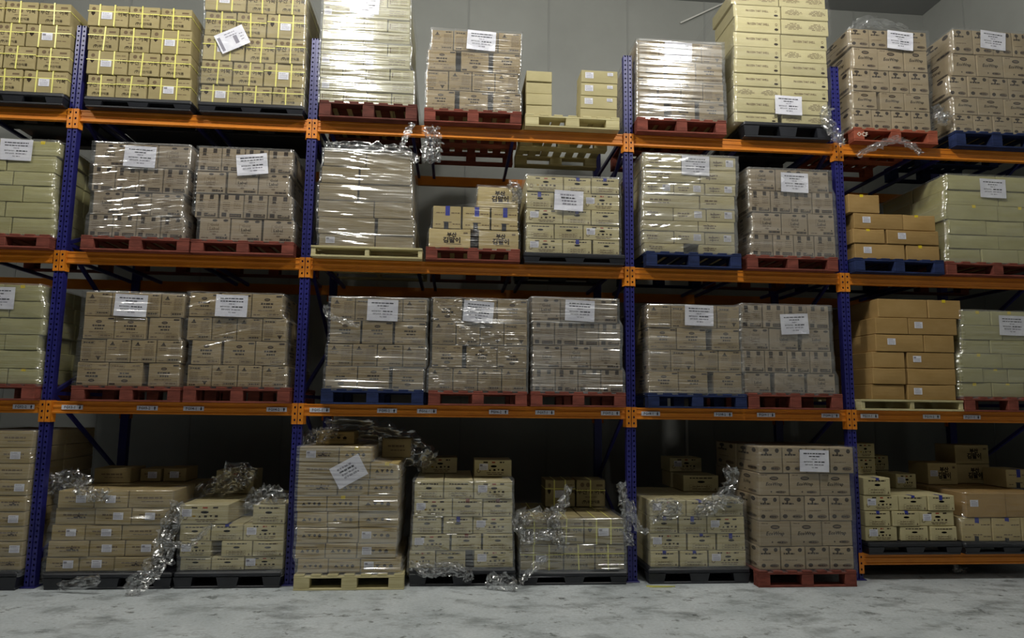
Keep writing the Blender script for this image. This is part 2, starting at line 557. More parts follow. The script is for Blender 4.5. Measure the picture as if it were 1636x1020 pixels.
TAGS = [('02-2',-3.979), ('03-1',-3.548), ('03-2',-2.873), ('04-1',-2.450), ('04-2',-1.682), ('05-1',-1.278), ('05-2',-0.637), ('06-1',-0.253), ('06-2',0.448), ('07-1',0.906), ('07-2',1.564), ('08-1',1.974), ('08-2',2.721), ('09-1',3.169), ('09-2',3.851), ('10-1',4.271), ('10-2',4.947), ('11-1',5.392)]


def location_tag(code):
    mb = MB()
    w, h = .19, .042
    mb.box(-w / 2, w / 2, -.0015, 0, -h / 2, h / 2, 'paper')
    fc = Face(mb, w, h, lambda u, v, l: (u, -.0015 - l, v), random)
    fc.text('FG' + code, -.12, 0, .62, 'text_black', 0, .015, .62)
    s = 1 if code.endswith('2') else -1
    fc.tri(.36, .22 * s, .11, .45 * s, 'text_black')
    fc.rect(.36, -.18 * s, .05, .4, 'text_black')
    return mb


tier_name = ['lower-shelf', 'upper-shelf', 'top-shelf']
bay_name = ['left edge bay', 'first full bay', 'wide middle bay', 'bay right of middle', 'right edge bay']
for i in range(5):
    x0, x1 = UX[i] + .05, UX[i + 1] - .05
    BM = ribbed(x1 - x0)
    levels = list(enumerate(BEAM_Z))
    if i == 4:
        levels.append((3, .163))
    for k, z in levels:
        for rear in (0, 1):
            o = link('load_beam', BM)
            if rear:
                o.location = (x1, RACK_D - .005, z); o.rotation_euler = (0, 0, math.pi)
            else:
                o.location = (x0, 0.004, z)
            tn = tier_name[k] if k < 3 else 'low floor-level'
            tag(o, 'orange ribbed steel %s %s beam of the %s' % (tn, 'rear' if rear else 'front', bay_name[i]), 'beam', 'orange rack beams')
            link('beam_connector', CONN[1], o, (-.05, -.004, 0))
            link('beam_connector', CONN[-1], o, (x1 - x0 + .05, -.004, 0))
            if k == 0 and not rear:
                for code, tx in TAGS:
                    if x0 <= tx <= x1:
                        location_tag(code).build('location_label', o, False, (tx - x0, -.0015, .037))


# ---------------------------------------------------------------- pallets
_pm = {}


def shared(key, fn):
    if key not in _pm:
        _pm[key] = fn()
    return _pm[key]


def board(w, d, h, mat, c=.003):
    key = ('board', round(w, 3), round(d, 3), round(h, 3), mat)

    def mk():
        mb = MB(); mb.cbox(-w / 2, w / 2, -d / 2, d / 2, 0, h, mat, c)
        return mb.mesh('board')
    return shared(key, mk)


def foot_mesh(w, d, h, mat):
    def mk():
        mb = MB()
        a, b = w / 2, w / 2 * .82
        c, e = d / 2, d / 2 * .86
        mb.add([(-b, -e, 0), (b, -e, 0), (b, e, 0), (-b, e, 0), (-a, -c, h), (a, -c, h), (a, c, h), (-a, c, h)],
               [(0, 3, 2, 1), (4, 5, 6, 7), (0, 1, 5, 4), (1, 2, 6, 5), (2, 3, 7, 6), (3, 0, 4, 7)], mat)
        return mb.mesh('foot')
    return shared(('foot', round(w, 3), round(d, 3), round(h, 3), mat), mk)


def pallet(style, x0, x1, yf, z0, h, label, group):
    w = x1 - x0
    D_ = 1.27
    names = {'red': 'red_wood_pallet', 'maroon': 'brown_wood_pallet', 'orange': 'orange_wood_pallet', 'blue': 'blue_wood_pallet', 'pale': 'new_wood_pallet', 'open': 'new_wood_pallet', 'black': 'plastic_pallet'}
    r = bpy.data.objects.new(names[style], None); COL.objects.link(r)
    r.location = ((x0 + x1) / 2, yf, z0)
    r.rotation_euler = (0, 0, random.uniform(-.008, .008))
    tag(r, label, 'pallet', group)
    mat = 'plastic_black' if style == 'black' else 'wood_pale' if style == 'open' else 'wood_' + style
    if style == 'black':
        def deck():
            mb = MB()
            mb.cbox(-w / 2, w / 2, 0, D_, h - .05, h - .004, mat, .012)
            for i in range(7):
                a = -w / 2 + .05 + i * (w - .1) / 6
                mb.box(a - .03, a + .03, .02, D_ - .02, h - .004, h, mat)
            return mb.mesh('deck')
        link('deck', shared(('pd', round(w, 2), round(h, 3)), deck), r)
        for yy in (.08, D_ / 2, D_ - .08):
            for xx, fw in ((-w / 2 + .085, .17), (0, .2), (w / 2 - .085, .17)):
                link('foot', foot_mesh(fw, .15, h - .07, mat), r, (xx, yy, .02))
            link('skid', board(w - .02, .13, .022, mat, .006), r, (0, yy, 0))
    elif style == 'open':
        t = .02
        for xx in (-w / 2 + .022, 0, w / 2 - .022):
            link('stringer', board(.042, D_ - .02, h - 2 * t, mat), r, (xx, D_ / 2, t))
        for i in range(8):
            link('deck_board', board(w, .1, t, mat), r, (0, .05 + i * (D_ - .1) / 7, h - t))
        for i in range(4):
            link('bottom_board', board(w, .1, t, mat), r, (0, .05 + i * (D_ - .1) / 3, 0))
    else:
        t = .017
        bw = .115 if style != 'pale' else .14
        for yy in (.06, D_ / 2, D_ - .06):
            for xx in (-w / 2 + bw / 2 + .002, 0, w / 2 - bw / 2 - .002):
                link('block', board(bw, .12, h - 3 * t, mat, .004), r, (xx, yy, t))
            link('bottom_board', board(w, .12, t, mat), r, (0, yy, 0))
            link('stringer_board', board(w, .12, t, mat), r, (0, yy, h - 2 * t))
        for i in range(7):
            link('deck_board', board(.092, D_, t, mat), r, (-w / 2 + .048 + i * (w - .096) / 6, D_ / 2, h - t))
    return r


# ---------------------------------------------------------------- cartons
def d_busan_small(f, k):
    f.oval(-.3, .32, .14, .17, 'ink_soft'); f.oval(-.1, .32, .14, .17, 'ink_soft')
    f.rect(.3, .3, .22, .08, 'ink_soft')
    f.text('부산', -.3, .06, .2); f.oval(.0, .05, .13, .16, 'ink_soft'); f.text('어묵', .3, .06, .2)
    f.words(0, -.14, .4, .035)
    f.text('(주)부산식품', 0, -.33, .15, maxw=.62)


def d_busan_wide(f, k):
    f.oval(-.36, .3, .1, .16, 'ink_soft')
    f.rect(-.37, .1, .1, .1); f.tri(-.37, .01, .1, -.1)
    f.text('어묵', .36, .08, .2)
    f.words(.3, .32, .3, .04)
    f.words(.3, -.2, .2, .035)


def d_pale_short(f, k):
    for i in range(4):
        f.words(-.2, .25 - i * .16, .3, .05, 'ink_soft')
        f.words(.2, .25 - i * .16, .3, .05, 'ink_soft')
    f.rect(-.4, .0, .05, .45, 'ink_soft')


def d_pale_long(f, k):
    f.oval(-.4, .3, .11, .16, 'ink_soft')
    f.rect(.24, .02, .34, .5, 'ink_soft') if k == 5 else None
    for i in range(3):
        f.words(.22, .2 - i * .2, .36, .06, 'ink_soft')
    f.words(-.1, .3, .2, .05, 'ink_soft')


def d_pack_wide(f, k):
    f.flip = -1 if k == 2 else 1
    f.oval(0, .27, .2, .13); f.oval(0, .27, .14, .05, 'ink_soft', lift=.0012)
    f.words(0, .09, .4, .09, 'ink'); f.words(.02, -.05, .28, .08, 'ink')
    f.words(-.02, -.2, .55, .05)
    f.frame(.24, -.36, .42, .17); f.words(.24, -.36, .34, .08)
    f.rect(.38, .41, .18, .07)
    f.words(-.32, -.38, .22, .06)


def d_pack_narrow(f, k):
    f.flip = -1 if k == 2 else 1
    f.tri(-.24, .36, .14, .14); f.rect(-.24, .26, .2, .04)
    f.words(-.24, .14, .36, .05); f.words(-.24, .06, .3, .04)
    for i in range(7):
        f.words(.24, .28 - i * .075, .36, .035)
    f.frame(.2, -.36, .5, .15); f.words(.2, -.36, .42, .07, 'ink')
    f.words(.28, .42, .26, .06, 'ink'); f.words(-.3, -.4, .2, .05)


def d_gold_wide(f, k):
    f.oval(0, .4, .17, .11); f.oval(.36, .4, .17, .11)
    f.text('Gold', .0, .2, .13, 'ink_soft' if k else 'ink', maxw=.3)
    f.text('Label', .0, .02, .14, 'ink_soft' if k == 2 else 'ink', maxw=.34)
    f.rect(-.22, .1, .012, .32, 'ink_soft'); f.rect(-.18, .25, .08, .012, 'ink_soft'); f.rect(-.18, -.06, .08, .012, 'ink_soft')
    f.words(0, -.12, .3, .05); f.oval(0, -.23, .14, .08, 'ink_soft')
    f.rect(.25, -.38, .4, .12, 'ink_soft'); f.words(.25, -.38, .36, .08, 'ink')
    f.words(-.3, -.39, .26, .06); f.tri(.38, -.24, .07, .08)


def d_gold_narrow(f, k):
    f.rect(-.24, .38, .17, .2); f.rect(.22, .38, .17, .2)
    if k:
        f.rect(-.24, .2, .15, .12)
    for i in range(4):
        f.words(-.22, .16 - i * .09, .3, .035); f.words(.24, .2 - i * .09, .3, .035)
    f.oval(-.22, -.2, .16, .08, 'ink_soft')
    f.rect(-.3, -.36, .2, .17); f.rect(.18, -.38, .5, .14, 'ink'); f.words(.18, -.38, .44, .05, 'ink_soft')


def d_tart(f, k):
    f.text('FROZEN TART SHELL', 0, .05, .17, 'ink_soft', 0, .03, .48)
    f.oval(.4, .08, .05, .2, 'ink_soft'); f.oval(.4, .08, .03, .12, 'card_tart', lift=.0014)
    f.oval(.4, -.25, .09, .17, 'ink')


def d_tart_back(f, k):
    for c in (-.25, .25):
        for i, ww in enumerate((.14, .26, .34, .36, .22)):
            f.words(c, .24 - i * .1, ww, .05)


def d_logo_wide(f, k):
    f.oval(0, .28, .3, .17); f.oval(0, .28, .22, .07, 'ink_soft', lift=.0014)
    f.text('EcoWrap', .0, .0, .2, 'ink', .25, .03, .6)
    f.oval(.22, -.34, .36, .13, 'ink_soft'); f.words(.22, -.34, .3, .07, 'ink'); f.oval(-.1, -.33, .05, .07)
    f.words(-.32, .42, .2, .05)


def d_logo_narrow(f, k):
    f.oval(-.2, .38, .26, .14); f.rect(-.2, .27, .07, .12); f.words(-.18, .2, .46, .08, 'ink')
    f.oval(.28, .36, .18, .18)
    f.words(-.1, -.08, .5, .04)
    f.oval(-.3, -.32, .2, .17); f.oval(.2, -.33, .44, .17, 'ink_soft'); f.words(.2, -.33, .36, .08, 'ink')


def d_handle_wide(f, k):
    f.words(-.2, .36, .12, .1, 'ink'); f.words(.02, .36, .1, .1, 'ink_red'); f.words(.24, .36, .12, .1, 'ink')
    f.oval(.02, .12, .17, .14, 'slot', 10, .001)
    f.oval(-.38, -.16, .1, .26, 'ink_soft'); f.oval(-.38, -.16, .07, .18, 'card_handle', lift=.0014)
    f.oval(-.2, -.1, .08, .1, 'ink_gold')
    for i, u in enumerate((-.08, .04, .15, .26)):
        (f.tri if i % 2 == 0 else f.rect)(u, -.1, .06, .12 if i != 2 else -.12)
    f.words(.06, -.27, .46, .05); f.words(.06, -.37, .4, .05)


def d_handle_narrow(f, k):
    f.words(0, .34, .64, .08, 'ink')
    f.oval(0, .1, .22, .14, 'slot', 10, .001)
    f.frame(-.02, -.26, .62, .34, .0018, 'ink_soft')
    f.rect(-.02, -.26, .6, .015, 'ink_soft'); f.rect(-.12, -.26, .008, .34, 'ink_soft'); f.rect(.16, -.26, .008, .34, 'ink_soft')
    f.words(0, -.19, .5, .05); f.words(0, -.34, .5, .05)
    f.tri(.41, -.34, .07, .16, 'ink_soft')


def d_roll(f, k):
    f.text('부산', .05, .2, .26, 'ink', 0, .05, .3)
    f.text('김말이', .05, -.08, .32, 'ink', 0, .05, .42)
    f.rect(.1, -.29, .36, .02)
    f.words(.38, .3, .1, .1)


def d_roll_end(f, k):
    f.words(-.24, .2, .3, .05); f.words(.3, .2, .3, .05)
    f.words(.02, -.22, .3, .05); f.words(-.3, -.32, .2, .05); f.words(.34, -.3, .26, .05)


def d_mark(f, k):
    f.words(0, .1, .6, .12, 'ink_soft'); f.words(.05, -.12, .5, .06)
    if k == 1:
        f.tri(.1, .12, .08, .3); f.words(.12, -.05, .3, .08, 'ink')


def d_icons(f, k):
    f.words(0, .24, .5, .05)
    f.tri(-.26, .0, .15, .2); f.tri(-.08, .0, .13, -.2); f.oval(.1, .02, .09, .2); f.rect(.26, -.06, .09, .12); f.tri(.26, .06, .14, .14)
    f.words(0, -.2, .6, .035)


def d_lines(f, k):
    f.words(-.2, .1, .36, .14, 'ink_soft'); f.words(-.2, -.12, .3, .1, 'ink_soft')
    if k == 1:
        f.rect(-.25, .0, .02, .5); f.rect(-.25, .05, .2, .06)


def d_none(f, k):
    pass


# code: (card material, front print, print on the ends too, object name, short description)
KIND = {
    'bs': ('card_fish', d_busan_small, False, 'strapped_carton', 'yellow-strapped tan carton'),
    'bw': ('card_fish', d_busan_wide, False, 'strapped_carton', 'yellow-strapped tan carton with sticker'),
    'ps': ('card_pale', d_pale_short, False, 'pale_carton', 'small pale carton'),
    'pl': ('card_pale', d_pale_long, False, 'long_pale_carton', 'long pale carton with sticker'),
    'fa': ('card_brown', d_pack_wide, True, 'printed_carton', 'brown printed carton'),
    'fb': ('card_brown', d_pack_narrow, True, 'printed_carton', 'brown narrow-faced printed carton'),
    'ga': ('card_gold', d_gold_wide, True, 'gold_label_carton', 'brown Gold Label carton'),
    'gb': ('card_gold', d_gold_narrow, True, 'gold_label_carton', 'brown dark-barred carton'),
    'ta': ('card_tart', d_tart, False, 'tart_shell_carton', 'long cream tart shell carton'),
    'tb': ('card_tart', d_tart_back, False, 'tart_shell_carton', 'long cream carton with text blocks'),
    'ea': ('card_logo', d_logo_wide, True, 'logo_carton', 'brown carton with dark oval logo'),
    'eb': ('card_logo', d_logo_narrow, True, 'logo_carton', 'brown narrow-faced logo carton'),
    'kr': ('card_kraft', d_none, False, 'kraft_carton', 'plain kraft carton'),
    'kp': ('card_buff', d_none, False, 'buff_carton', 'plain buff carton'),
    'kg': ('card_dun', d_none, False, 'dun_carton', 'plain grey-brown carton'),
    'hw': ('card_handle', d_handle_wide, False, 'handle_carton', 'wide cream handle-slot carton'),
    'hn': ('card_handle', d_handle_narrow, False, 'handle_carton', 'cream handle-slot carton'),
    'ka': ('card_roll', d_roll, False, 'roll_carton', 'kraft carton with Korean lettering'),
    'kb': ('card_roll', d_roll_end, False, 'roll_carton', 'kraft carton with taped end'),
    'gy': ('card_lime', d_none, False, 'film_wrapped_carton', 'yellowish plain carton'),
    'mk': ('card_mark', d_mark, False, 'marked_carton', 'tan carton with faint print'),
    'ic': ('card_icon', d_icons, False, 'icon_carton', 'tan carton with handling icons'),
    'st': ('card_handle', d_lines, False, 'tan_carton', 'tan carton with white sticker'),
    'sn': ('card_handle', d_lines, False, 'tan_carton', 'rumpled tan carton'),
}
_cm = {}


def warp_fn(w, d, h, k):
    bulge = (.002, .005, .008)[k]
    sag = (.001, .003, .005)[k]

    def wf(p):
        a = 1 - (2 * p.x / w) ** 2
        c = 1 - (2 * p.z / h - 1) ** 2
        return Vector((p.x, p.y - bulge * max(a, 0) * max(c, 0) * (1 - p.y / d), p.z - sag * max(a, 0) * (p.z / h) ** 2))
    return wf


def carton_mesh(kind, w, h, d, k):
    key = (kind, w, h, d, k)
    if key in _cm:
        return _cm[key]
    cardm, draw, ends, nm, _ = KIND[kind]
    mb = MB()
    wf = warp_fn(w, d, h, k)
    mb.cbox(-w / 2, w / 2, 0, d, 0, h, cardm, .005, 3, wf)
    rnd = random.Random(hash((kind[0], k)) if False else (ord(kind[0]) * 31 + ord(kind[1]) * 7 + k))

    def front(u, v, l):
        p = wf(Vector((u, 0, h / 2 + v)))
        return (p.x, p.y - l, p.z)
    draw(Face(mb, w, h, front, rnd), k)
    if ends:
        draw(Face(mb, d, h, lambda u, v, l: (-w / 2 - l, d / 2 - u, h / 2 + v), rnd), k)
        draw(Face(mb, d, h, lambda u, v, l: (w / 2 + l, d / 2 + u, h / 2 + v), rnd), k)
    # meeting line of the top flaps
    top = Face(mb, w, d, lambda u, v, l: tuple(wf(Vector((u, d / 2 + v, h))) + Vector((0, 0, l))), rnd)
    for i in range(6):
        top.rect(-.4 + .16 * i, 0, .16, .008, 'ink_soft')
    _cm[key] = mb.mesh(nm)
    return _cm[key]


def sticker_mesh(k, w=.088, h=.066):
    def mk():
        rnd = random.Random(k)
        mb = MB()
        mb.box(-w / 2, w / 2, -.001, 0, -h / 2, h / 2, 'paper')
        f = Face(mb, w, h, lambda u, v, l: (u, -.001 - l, v), rnd)
        f.rect(-.28, .22, .3, .28, 'text_grey') if k == 1 else f.words(-.1, .32, .6, .09, 'text_grey')
        for i in range(4):
            f.words(0, .1 - i * .15, .78, .06, 'text_grey')
        return mb.mesh('sticker')
    return shared(('sticker', k, w, h), mk)


def strap_mesh(w, h, d, axis):
    """closed band round the carton: axis 'v' over the top, 'h' round the waist"""
    def mk():
        mb = MB()
        t, b = .003, .0065 if axis == 'v' else .0045
        if axis == 'v':
            q = [(-t, -t), (d + t, -t), (d + t, h + t * .3), (-t, h + t * .3)]
            out = [(s * b, y, z) for s in (-1, 1) for y, z in q]
            inn = [(s * b, min(max(y, 0), d), min(max(z, 0), h)) for s in (-1, 1) for y, z in q]
        else:
            q = [(-w / 2 - t, -t), (w / 2 + t, -t), (w / 2 + t, d + t), (-w / 2 - t, d + t)]
            out = [(x, y, s * b) for s in (-1, 1) for x, y in q]
            inn = [(min(max(x, -w / 2), w / 2), min(max(y, 0), d), s * b) for s in (-1, 1) for x, y in q]
        fs = []
        for i in range(4):
            j = (i + 1) % 4
            fs += [(i, j, j + 4, i + 4), (8 + i, i, i + 4, 12 + i), (i, 8 + i, 8 + j, j), (4 + i, 4 + j, 12 + j, 12 + i)]
        mb.add(out + inn, fs, 'strap_yellow')
        return mb.mesh('strap')
    return shared(('strap', w, h, d, axis), mk)


def tape_mesh(w, drop, mat, up=True):
    """strip of tape folded over the top edge (or under the bottom edge)"""
    def mk():
        mb = MB()
        s = 1 if up else -1
        vs = [(-w / 2, -.002, -drop * s), (w / 2, -.002, -drop * s), (w / 2, -.002, .003 * s), (-w / 2, -.002, .003 * s), (w / 2, .10, .003 * s), (-w / 2, .10, .003 * s)]
        fs = [(0, 1, 2, 3), (3, 2, 4, 5)]
        mb.add(vs, fs if up else [tuple(reversed(f)) for f in fs], mat)
        return mb.mesh('tape')
    return shared(('tape', round(w, 3), round(drop, 3), mat, up), mk)


def carton(code, x0, x1, z0, h, y, label, group, depth=.54, detail=True, tilt=0.0, k=None):
    st = None
    c = code
    if '@' in c:
        c, st = c.split('@'); st = float(st)
    kind, flag = c[:2], c[2:]
    strapped = kind in ('bs', 'bw')
    w = x1 - x0 - (.013 if strapped else .008)
    hh = h - (.008 if strapped else .004)
    wq, hq, dq = max(round(w, 2), .02), max(round(hh, 2), .02), round(depth, 2)
    k = random.randrange(3) if k is None else k
    me = carton_mesh(kind, wq, hq, dq, k)
    o = link(KIND[kind][3], me)
    o.location = ((x0 + x1) / 2, y, z0 + (.0045 if strapped else .002))
    o.scale = (w / wq, 1, hh / hq)
    o.rotation_euler = (0, tilt, random.uniform(-.005, .005))
    if len(label.split()) <= 14 and label.endswith(' load'):
        label += ' from left'
    tag(o, label, 'carton', group)
    if not detail:
        return o
    wf = warp_fn(wq, dq, hq, k)

    def place(mesh, name, u, v, off=.0012):
        p = wf(Vector((u * wq, 0, hq / 2 + v * hq)))
        return link(name, mesh, o, (p.x, p.y - off, p.z))
    if kind == 'bw':
        place(sticker_mesh(k, .1, .075), 'sticker', -.02, -.02)
        for u in (-.2, .17):
            link('strap', strap_mesh(wq, hq, dq, 'v'), o, (u * wq, -bulge_of(k) * .9, 0))
        link('strap', strap_mesh(wq, hq, dq, 'h'), o, (0, -bulge_of(k) * .6, hq * (.64 + .03 * (k - 1))))
    elif kind == 'bs':
        link('strap', strap_mesh(wq, hq, dq, 'v'), o, (random.uniform(-.1, .06) * wq, -bulge_of(k) * .95, 0)).rotation_euler = (0, random.uniform(-.05, .05), 0)
        link('strap', strap_mesh(wq, hq, dq, 'h'), o, (0, -bulge_of(k) * .6, hq * (.64 + .03 * (k - 1))))
    elif kind == 'pl':
        place(sticker_mesh(0, .075, .062), 'sticker', -.38, -.08)
    elif kind == 'st':
        place(sticker_mesh(k, .08, .07), 'sticker', .25, .05)
    if st is not None:
        place(sticker_mesh(k), 'sticker', st - .5, .08 if kind in ('hw', 'kr', 'kp') else .02)
    if flag == 'b':
        place(tape_mesh(.035, hq * .3, 'tape_blue'), 'tape', random.uniform(-.03, .03), .5)
    if flag == 'r':
        place(tape_mesh(.035, hq * .35, 'tape_red'), 'tape', 0, .5)
    if flag in ('t', 'y'):
        place(tape_mesh(.04, .028, 'tape_yellow'), 'tape', random.uniform(-.1, .1), .5)
    if kind == 'kb':
        place(tape_mesh(.045, hq * .42, 'tape_blue'), 'tape', .02, .5)
        place(tape_mesh(.045, hq * .3, 'tape_dark', False), 'tape', -.02, -.5)
    return o


def bulge_of(k):
    return (.002, .005, .008)[k]


# ---------------------------------------------------------------- stretch film
def film_wrap(rows, yf, yb, z_low, strength, label, group, seed, diag=0.0, crease=1.0):
    """rows: (z0, z1, xl, xr). one sheet round front and both ends, folded over the top"""
    zs = []
    z = z_low
    top = rows[-1][1]
    while z < top - .01:
        zs.append(z); z += .0085
    zs.append(top + .004)

    def ext(z):
        for i, r in enumerate(rows):
            if z <= r[1] or i == len(rows) - 1:
                t = .5
                xl, xr = r[2], r[3]
                if i + 1 < len(rows) and z > r[1] - .03:
                    f = (z - r[1] + .03) / .06
                    xl += (rows[i + 1][2] - xl) * f; xr += (rows[i + 1][3] - xr) * f
                elif i > 0 and z < r[0] + .03:
                    f = (r[0] + .03 - z) / .06
                    xl += (rows[i - 1][2] - xl) * f; xr += (rows[i - 1][3] - xr) * f
                return xl, xr
    e = .013
    ns, nf = 7, 30
    cx, cz = (rows[0][2] + rows[0][3]) / 2, z_low
    V, F = [], []

    def ring(z, inset=0.0, dz=0.0):
        xl, xr = ext(z)
        xl, xr = xl - e + inset, xr + e - inset
        a, b = yf - e + inset, yb
        pts = []
        for i in range(ns):
            pts.append((xl, b + (a - b) * i / ns, -1, 0))
        for i in range(nf + 1):
            pts.append((xl + (xr - xl) * i / nf, a, 0, -1))
        for i in range(1, ns + 1):
            pts.append((xr, a + (b - a) * i / ns, 1, 0))
        for x, y, nx, ny in pts:
            n = noise.noise(Vector((x * .8 + seed, z * 15 + x * .5, seed * 1.7)))
            n2 = noise.noise(Vector((x * 6 + y * 9 + seed, z * 9, seed)))
            msk = max(0.0, min(1.0, .55 + 1.3 * noise.noise(Vector((x * 3.1 + y * 3 - seed, z * 3.3, seed * .3)))))
            n3 = noise.noise(Vector((x * .9 + y * 2 + seed * 2, z * 34 + x * (.8 * math.sin(seed) + 34 * diag), seed)))
            n4 = noise.noise(Vector((x * 1.8 + y * 4, z * 62 + x * (1.6 * math.cos(seed) + 62 * diag), seed)))
            g = .007 * crease + .004 * n + .0015 * n2 + crease * msk * (.009 * n3 + .0045 * crease ** .7 * n4)
            V.append((x - cx + nx * g, y - yf + ny * g, z + dz - cz + (0.004 * n2 if dz else 0)))
        return len(pts)
    nr = 0
    for z in zs:
        n = ring(z); nr += 1
    for ins, dz in ((.02, .006), (.06, .008), (.11, .006)):
        n = ring(top + .004, ins, dz); nr += 1
    for i in range(nr - 1):
        for j in range(n - 1):
            a = i * n + j
            F.append((a, a + 1, a + n + 1, a + n))
    mb = MB(); mb.add(V, F, 'film')
    o = mb.build('stretch_film', None, True, (cx, yf, cz))
    o['film'] = float(strength)
    tag(o, label, 'stretch film', group)
    return o


def loose_film(label, w, crumple, pts, seed):
    pts = [Vector(p) for p in pts]
    n_seg = len(pts) - 1
    nu, nv = max(14, 7 * n_seg), 9
    V, F = [], []
    base = pts[0].copy()
    for i in range(nu + 1):
        t = i / nu * n_seg
        k = min(int(t), n_seg - 1)
        f = t - k
        p0 = pts[max(k - 1, 0)]; p1 = pts[k]; p2 = pts[k + 1]; p3 = pts[min(k + 2, n_seg)]
        p = .5 * ((2 * p1) + (p2 - p0) * f + (2 * p0 - 5 * p1 + 4 * p2 - p3) * f * f + (3 * p1 - p0 - 3 * p2 + p3) * f ** 3)
        tan = (p2 - p1).normalized()
        side = tan.cross(Vector((0, 1, 0)))
        if side.length < .1:
            side = Vector((1, 0, 0))
        side.normalize()
        ww = 1.2 * w * (.55 + .45 * math.sin(math.pi * (.12 + .8 * i / nu))) * (1 + .35 * noise.noise(Vector((i * .5, seed, 0))))
        for j in range(nv + 1):
            s = j / nv - .5
            q = p + side * (ww * s)
            a = Vector((q.x * 26 + seed, q.z * 26 + j * .9, i * .8))
            d = Vector((noise.noise(a), noise.noise(a + Vector((9, 3, 1))), noise.noise(a + Vector((2, 7, 5)))))
            d2 = noise.noise(a * .35 + Vector((4, 4, 4)))
            q = q + d * crumple + Vector((0, -abs(d2) * crumple * .8 + math.sin(j * 2.1 + seed) * crumple * .35, 0))
            q.z = max(q.z, .004)
            V.append(q - base)
    for i in range(nu):
        for j in range(nv):
            a = i * (nv + 1) + j
            F.append((a, a + 1, a + nv + 2, a + nv + 1))
    mb = MB(); mb.add(V, F, 'film_loose')
    o = mb.build('loose_film', None, True, base)
    o['film'] = 1.0
    tag(o, label, 'loose film')
    return o


# ---------------------------------------------------------------- paper sheets
def sheet(x, z, y, rot, label, style, seed):
    W, H = .297, .21
    rnd = random.Random(seed)
    mb = MB()
    cur = [rnd.uniform(-.006, .006) for _ in range(4)]

    def pos(u, v, l=0.0):
        b = -.004 - .006 * (abs(u) / W) ** 2 * 2 + .004 * noise.noise(Vector((u * 9 + seed, v * 9, seed)))
        return (u, b - l, v)
    n, m_ = 8, 6
    vs = [pos(-W / 2 + W * i / n, -H / 2 + H * j / m_) for j in range(m_ + 1) for i in range(n + 1)]
    fs = [(j * (n + 1) + i, j * (n + 1) + i + 1, (j + 1) * (n + 1) + i + 1, (j + 1) * (n + 1) + i) for j in range(m_) for i in range(n)]
    mb.add(vs, fs, 'paper')
    f = Face(mb, W, H, pos, rnd)
    if style == 'notice':
        f.words(0, .33, .74, .055, 'text_black')
        f.words(0, .2, rnd.choice((.36, .72)), .05, 'text_black')
        f.words(.0, .08, .18, .045, 'text_grey')
        f.text('BATCH NO', -.2, -.05, .065, 'text_black', 0, .03); f.words(.18, -.05, .34, .06, 'text_black')
        f.text('EXP DATE', -.18, -.18, .06, 'text_black', 0, .02); f.words(.16, -.18, .32, .055, 'text_grey')
        f.text('Qty', -.05, -.31, .07, 'text_black', 0, .02); f.words(.08, -.31, .12, .055, 'text_grey')
    elif style == 'code':
        f.rect(-.4, -.05, .1, .72, 'text_grey'); f.rect(.12, -.08, .13, .42, 'text_grey')
        f.words(.0, .34, .36, .05, 'text_grey'); f.words(.02, .2, .4, .05, 'text_grey')
        for i in range(3):
            f.words(.34, .12 - i * .15, .12, .05, 'text_grey')
    else:
        for i in range(4):
            f.words(-.05 + .03 * i, .28 - i * .15, .5, .09, 'text_black' if i == 1 else 'text_grey')
    o = mb.build('paper_sheet', None, True, (x, y, z))
    o.rotation_euler = (0, -math.radians(rot), 0)
    tag(o, label, 'paper sheet', 'paper sheets on the wrapped loads')
    return o

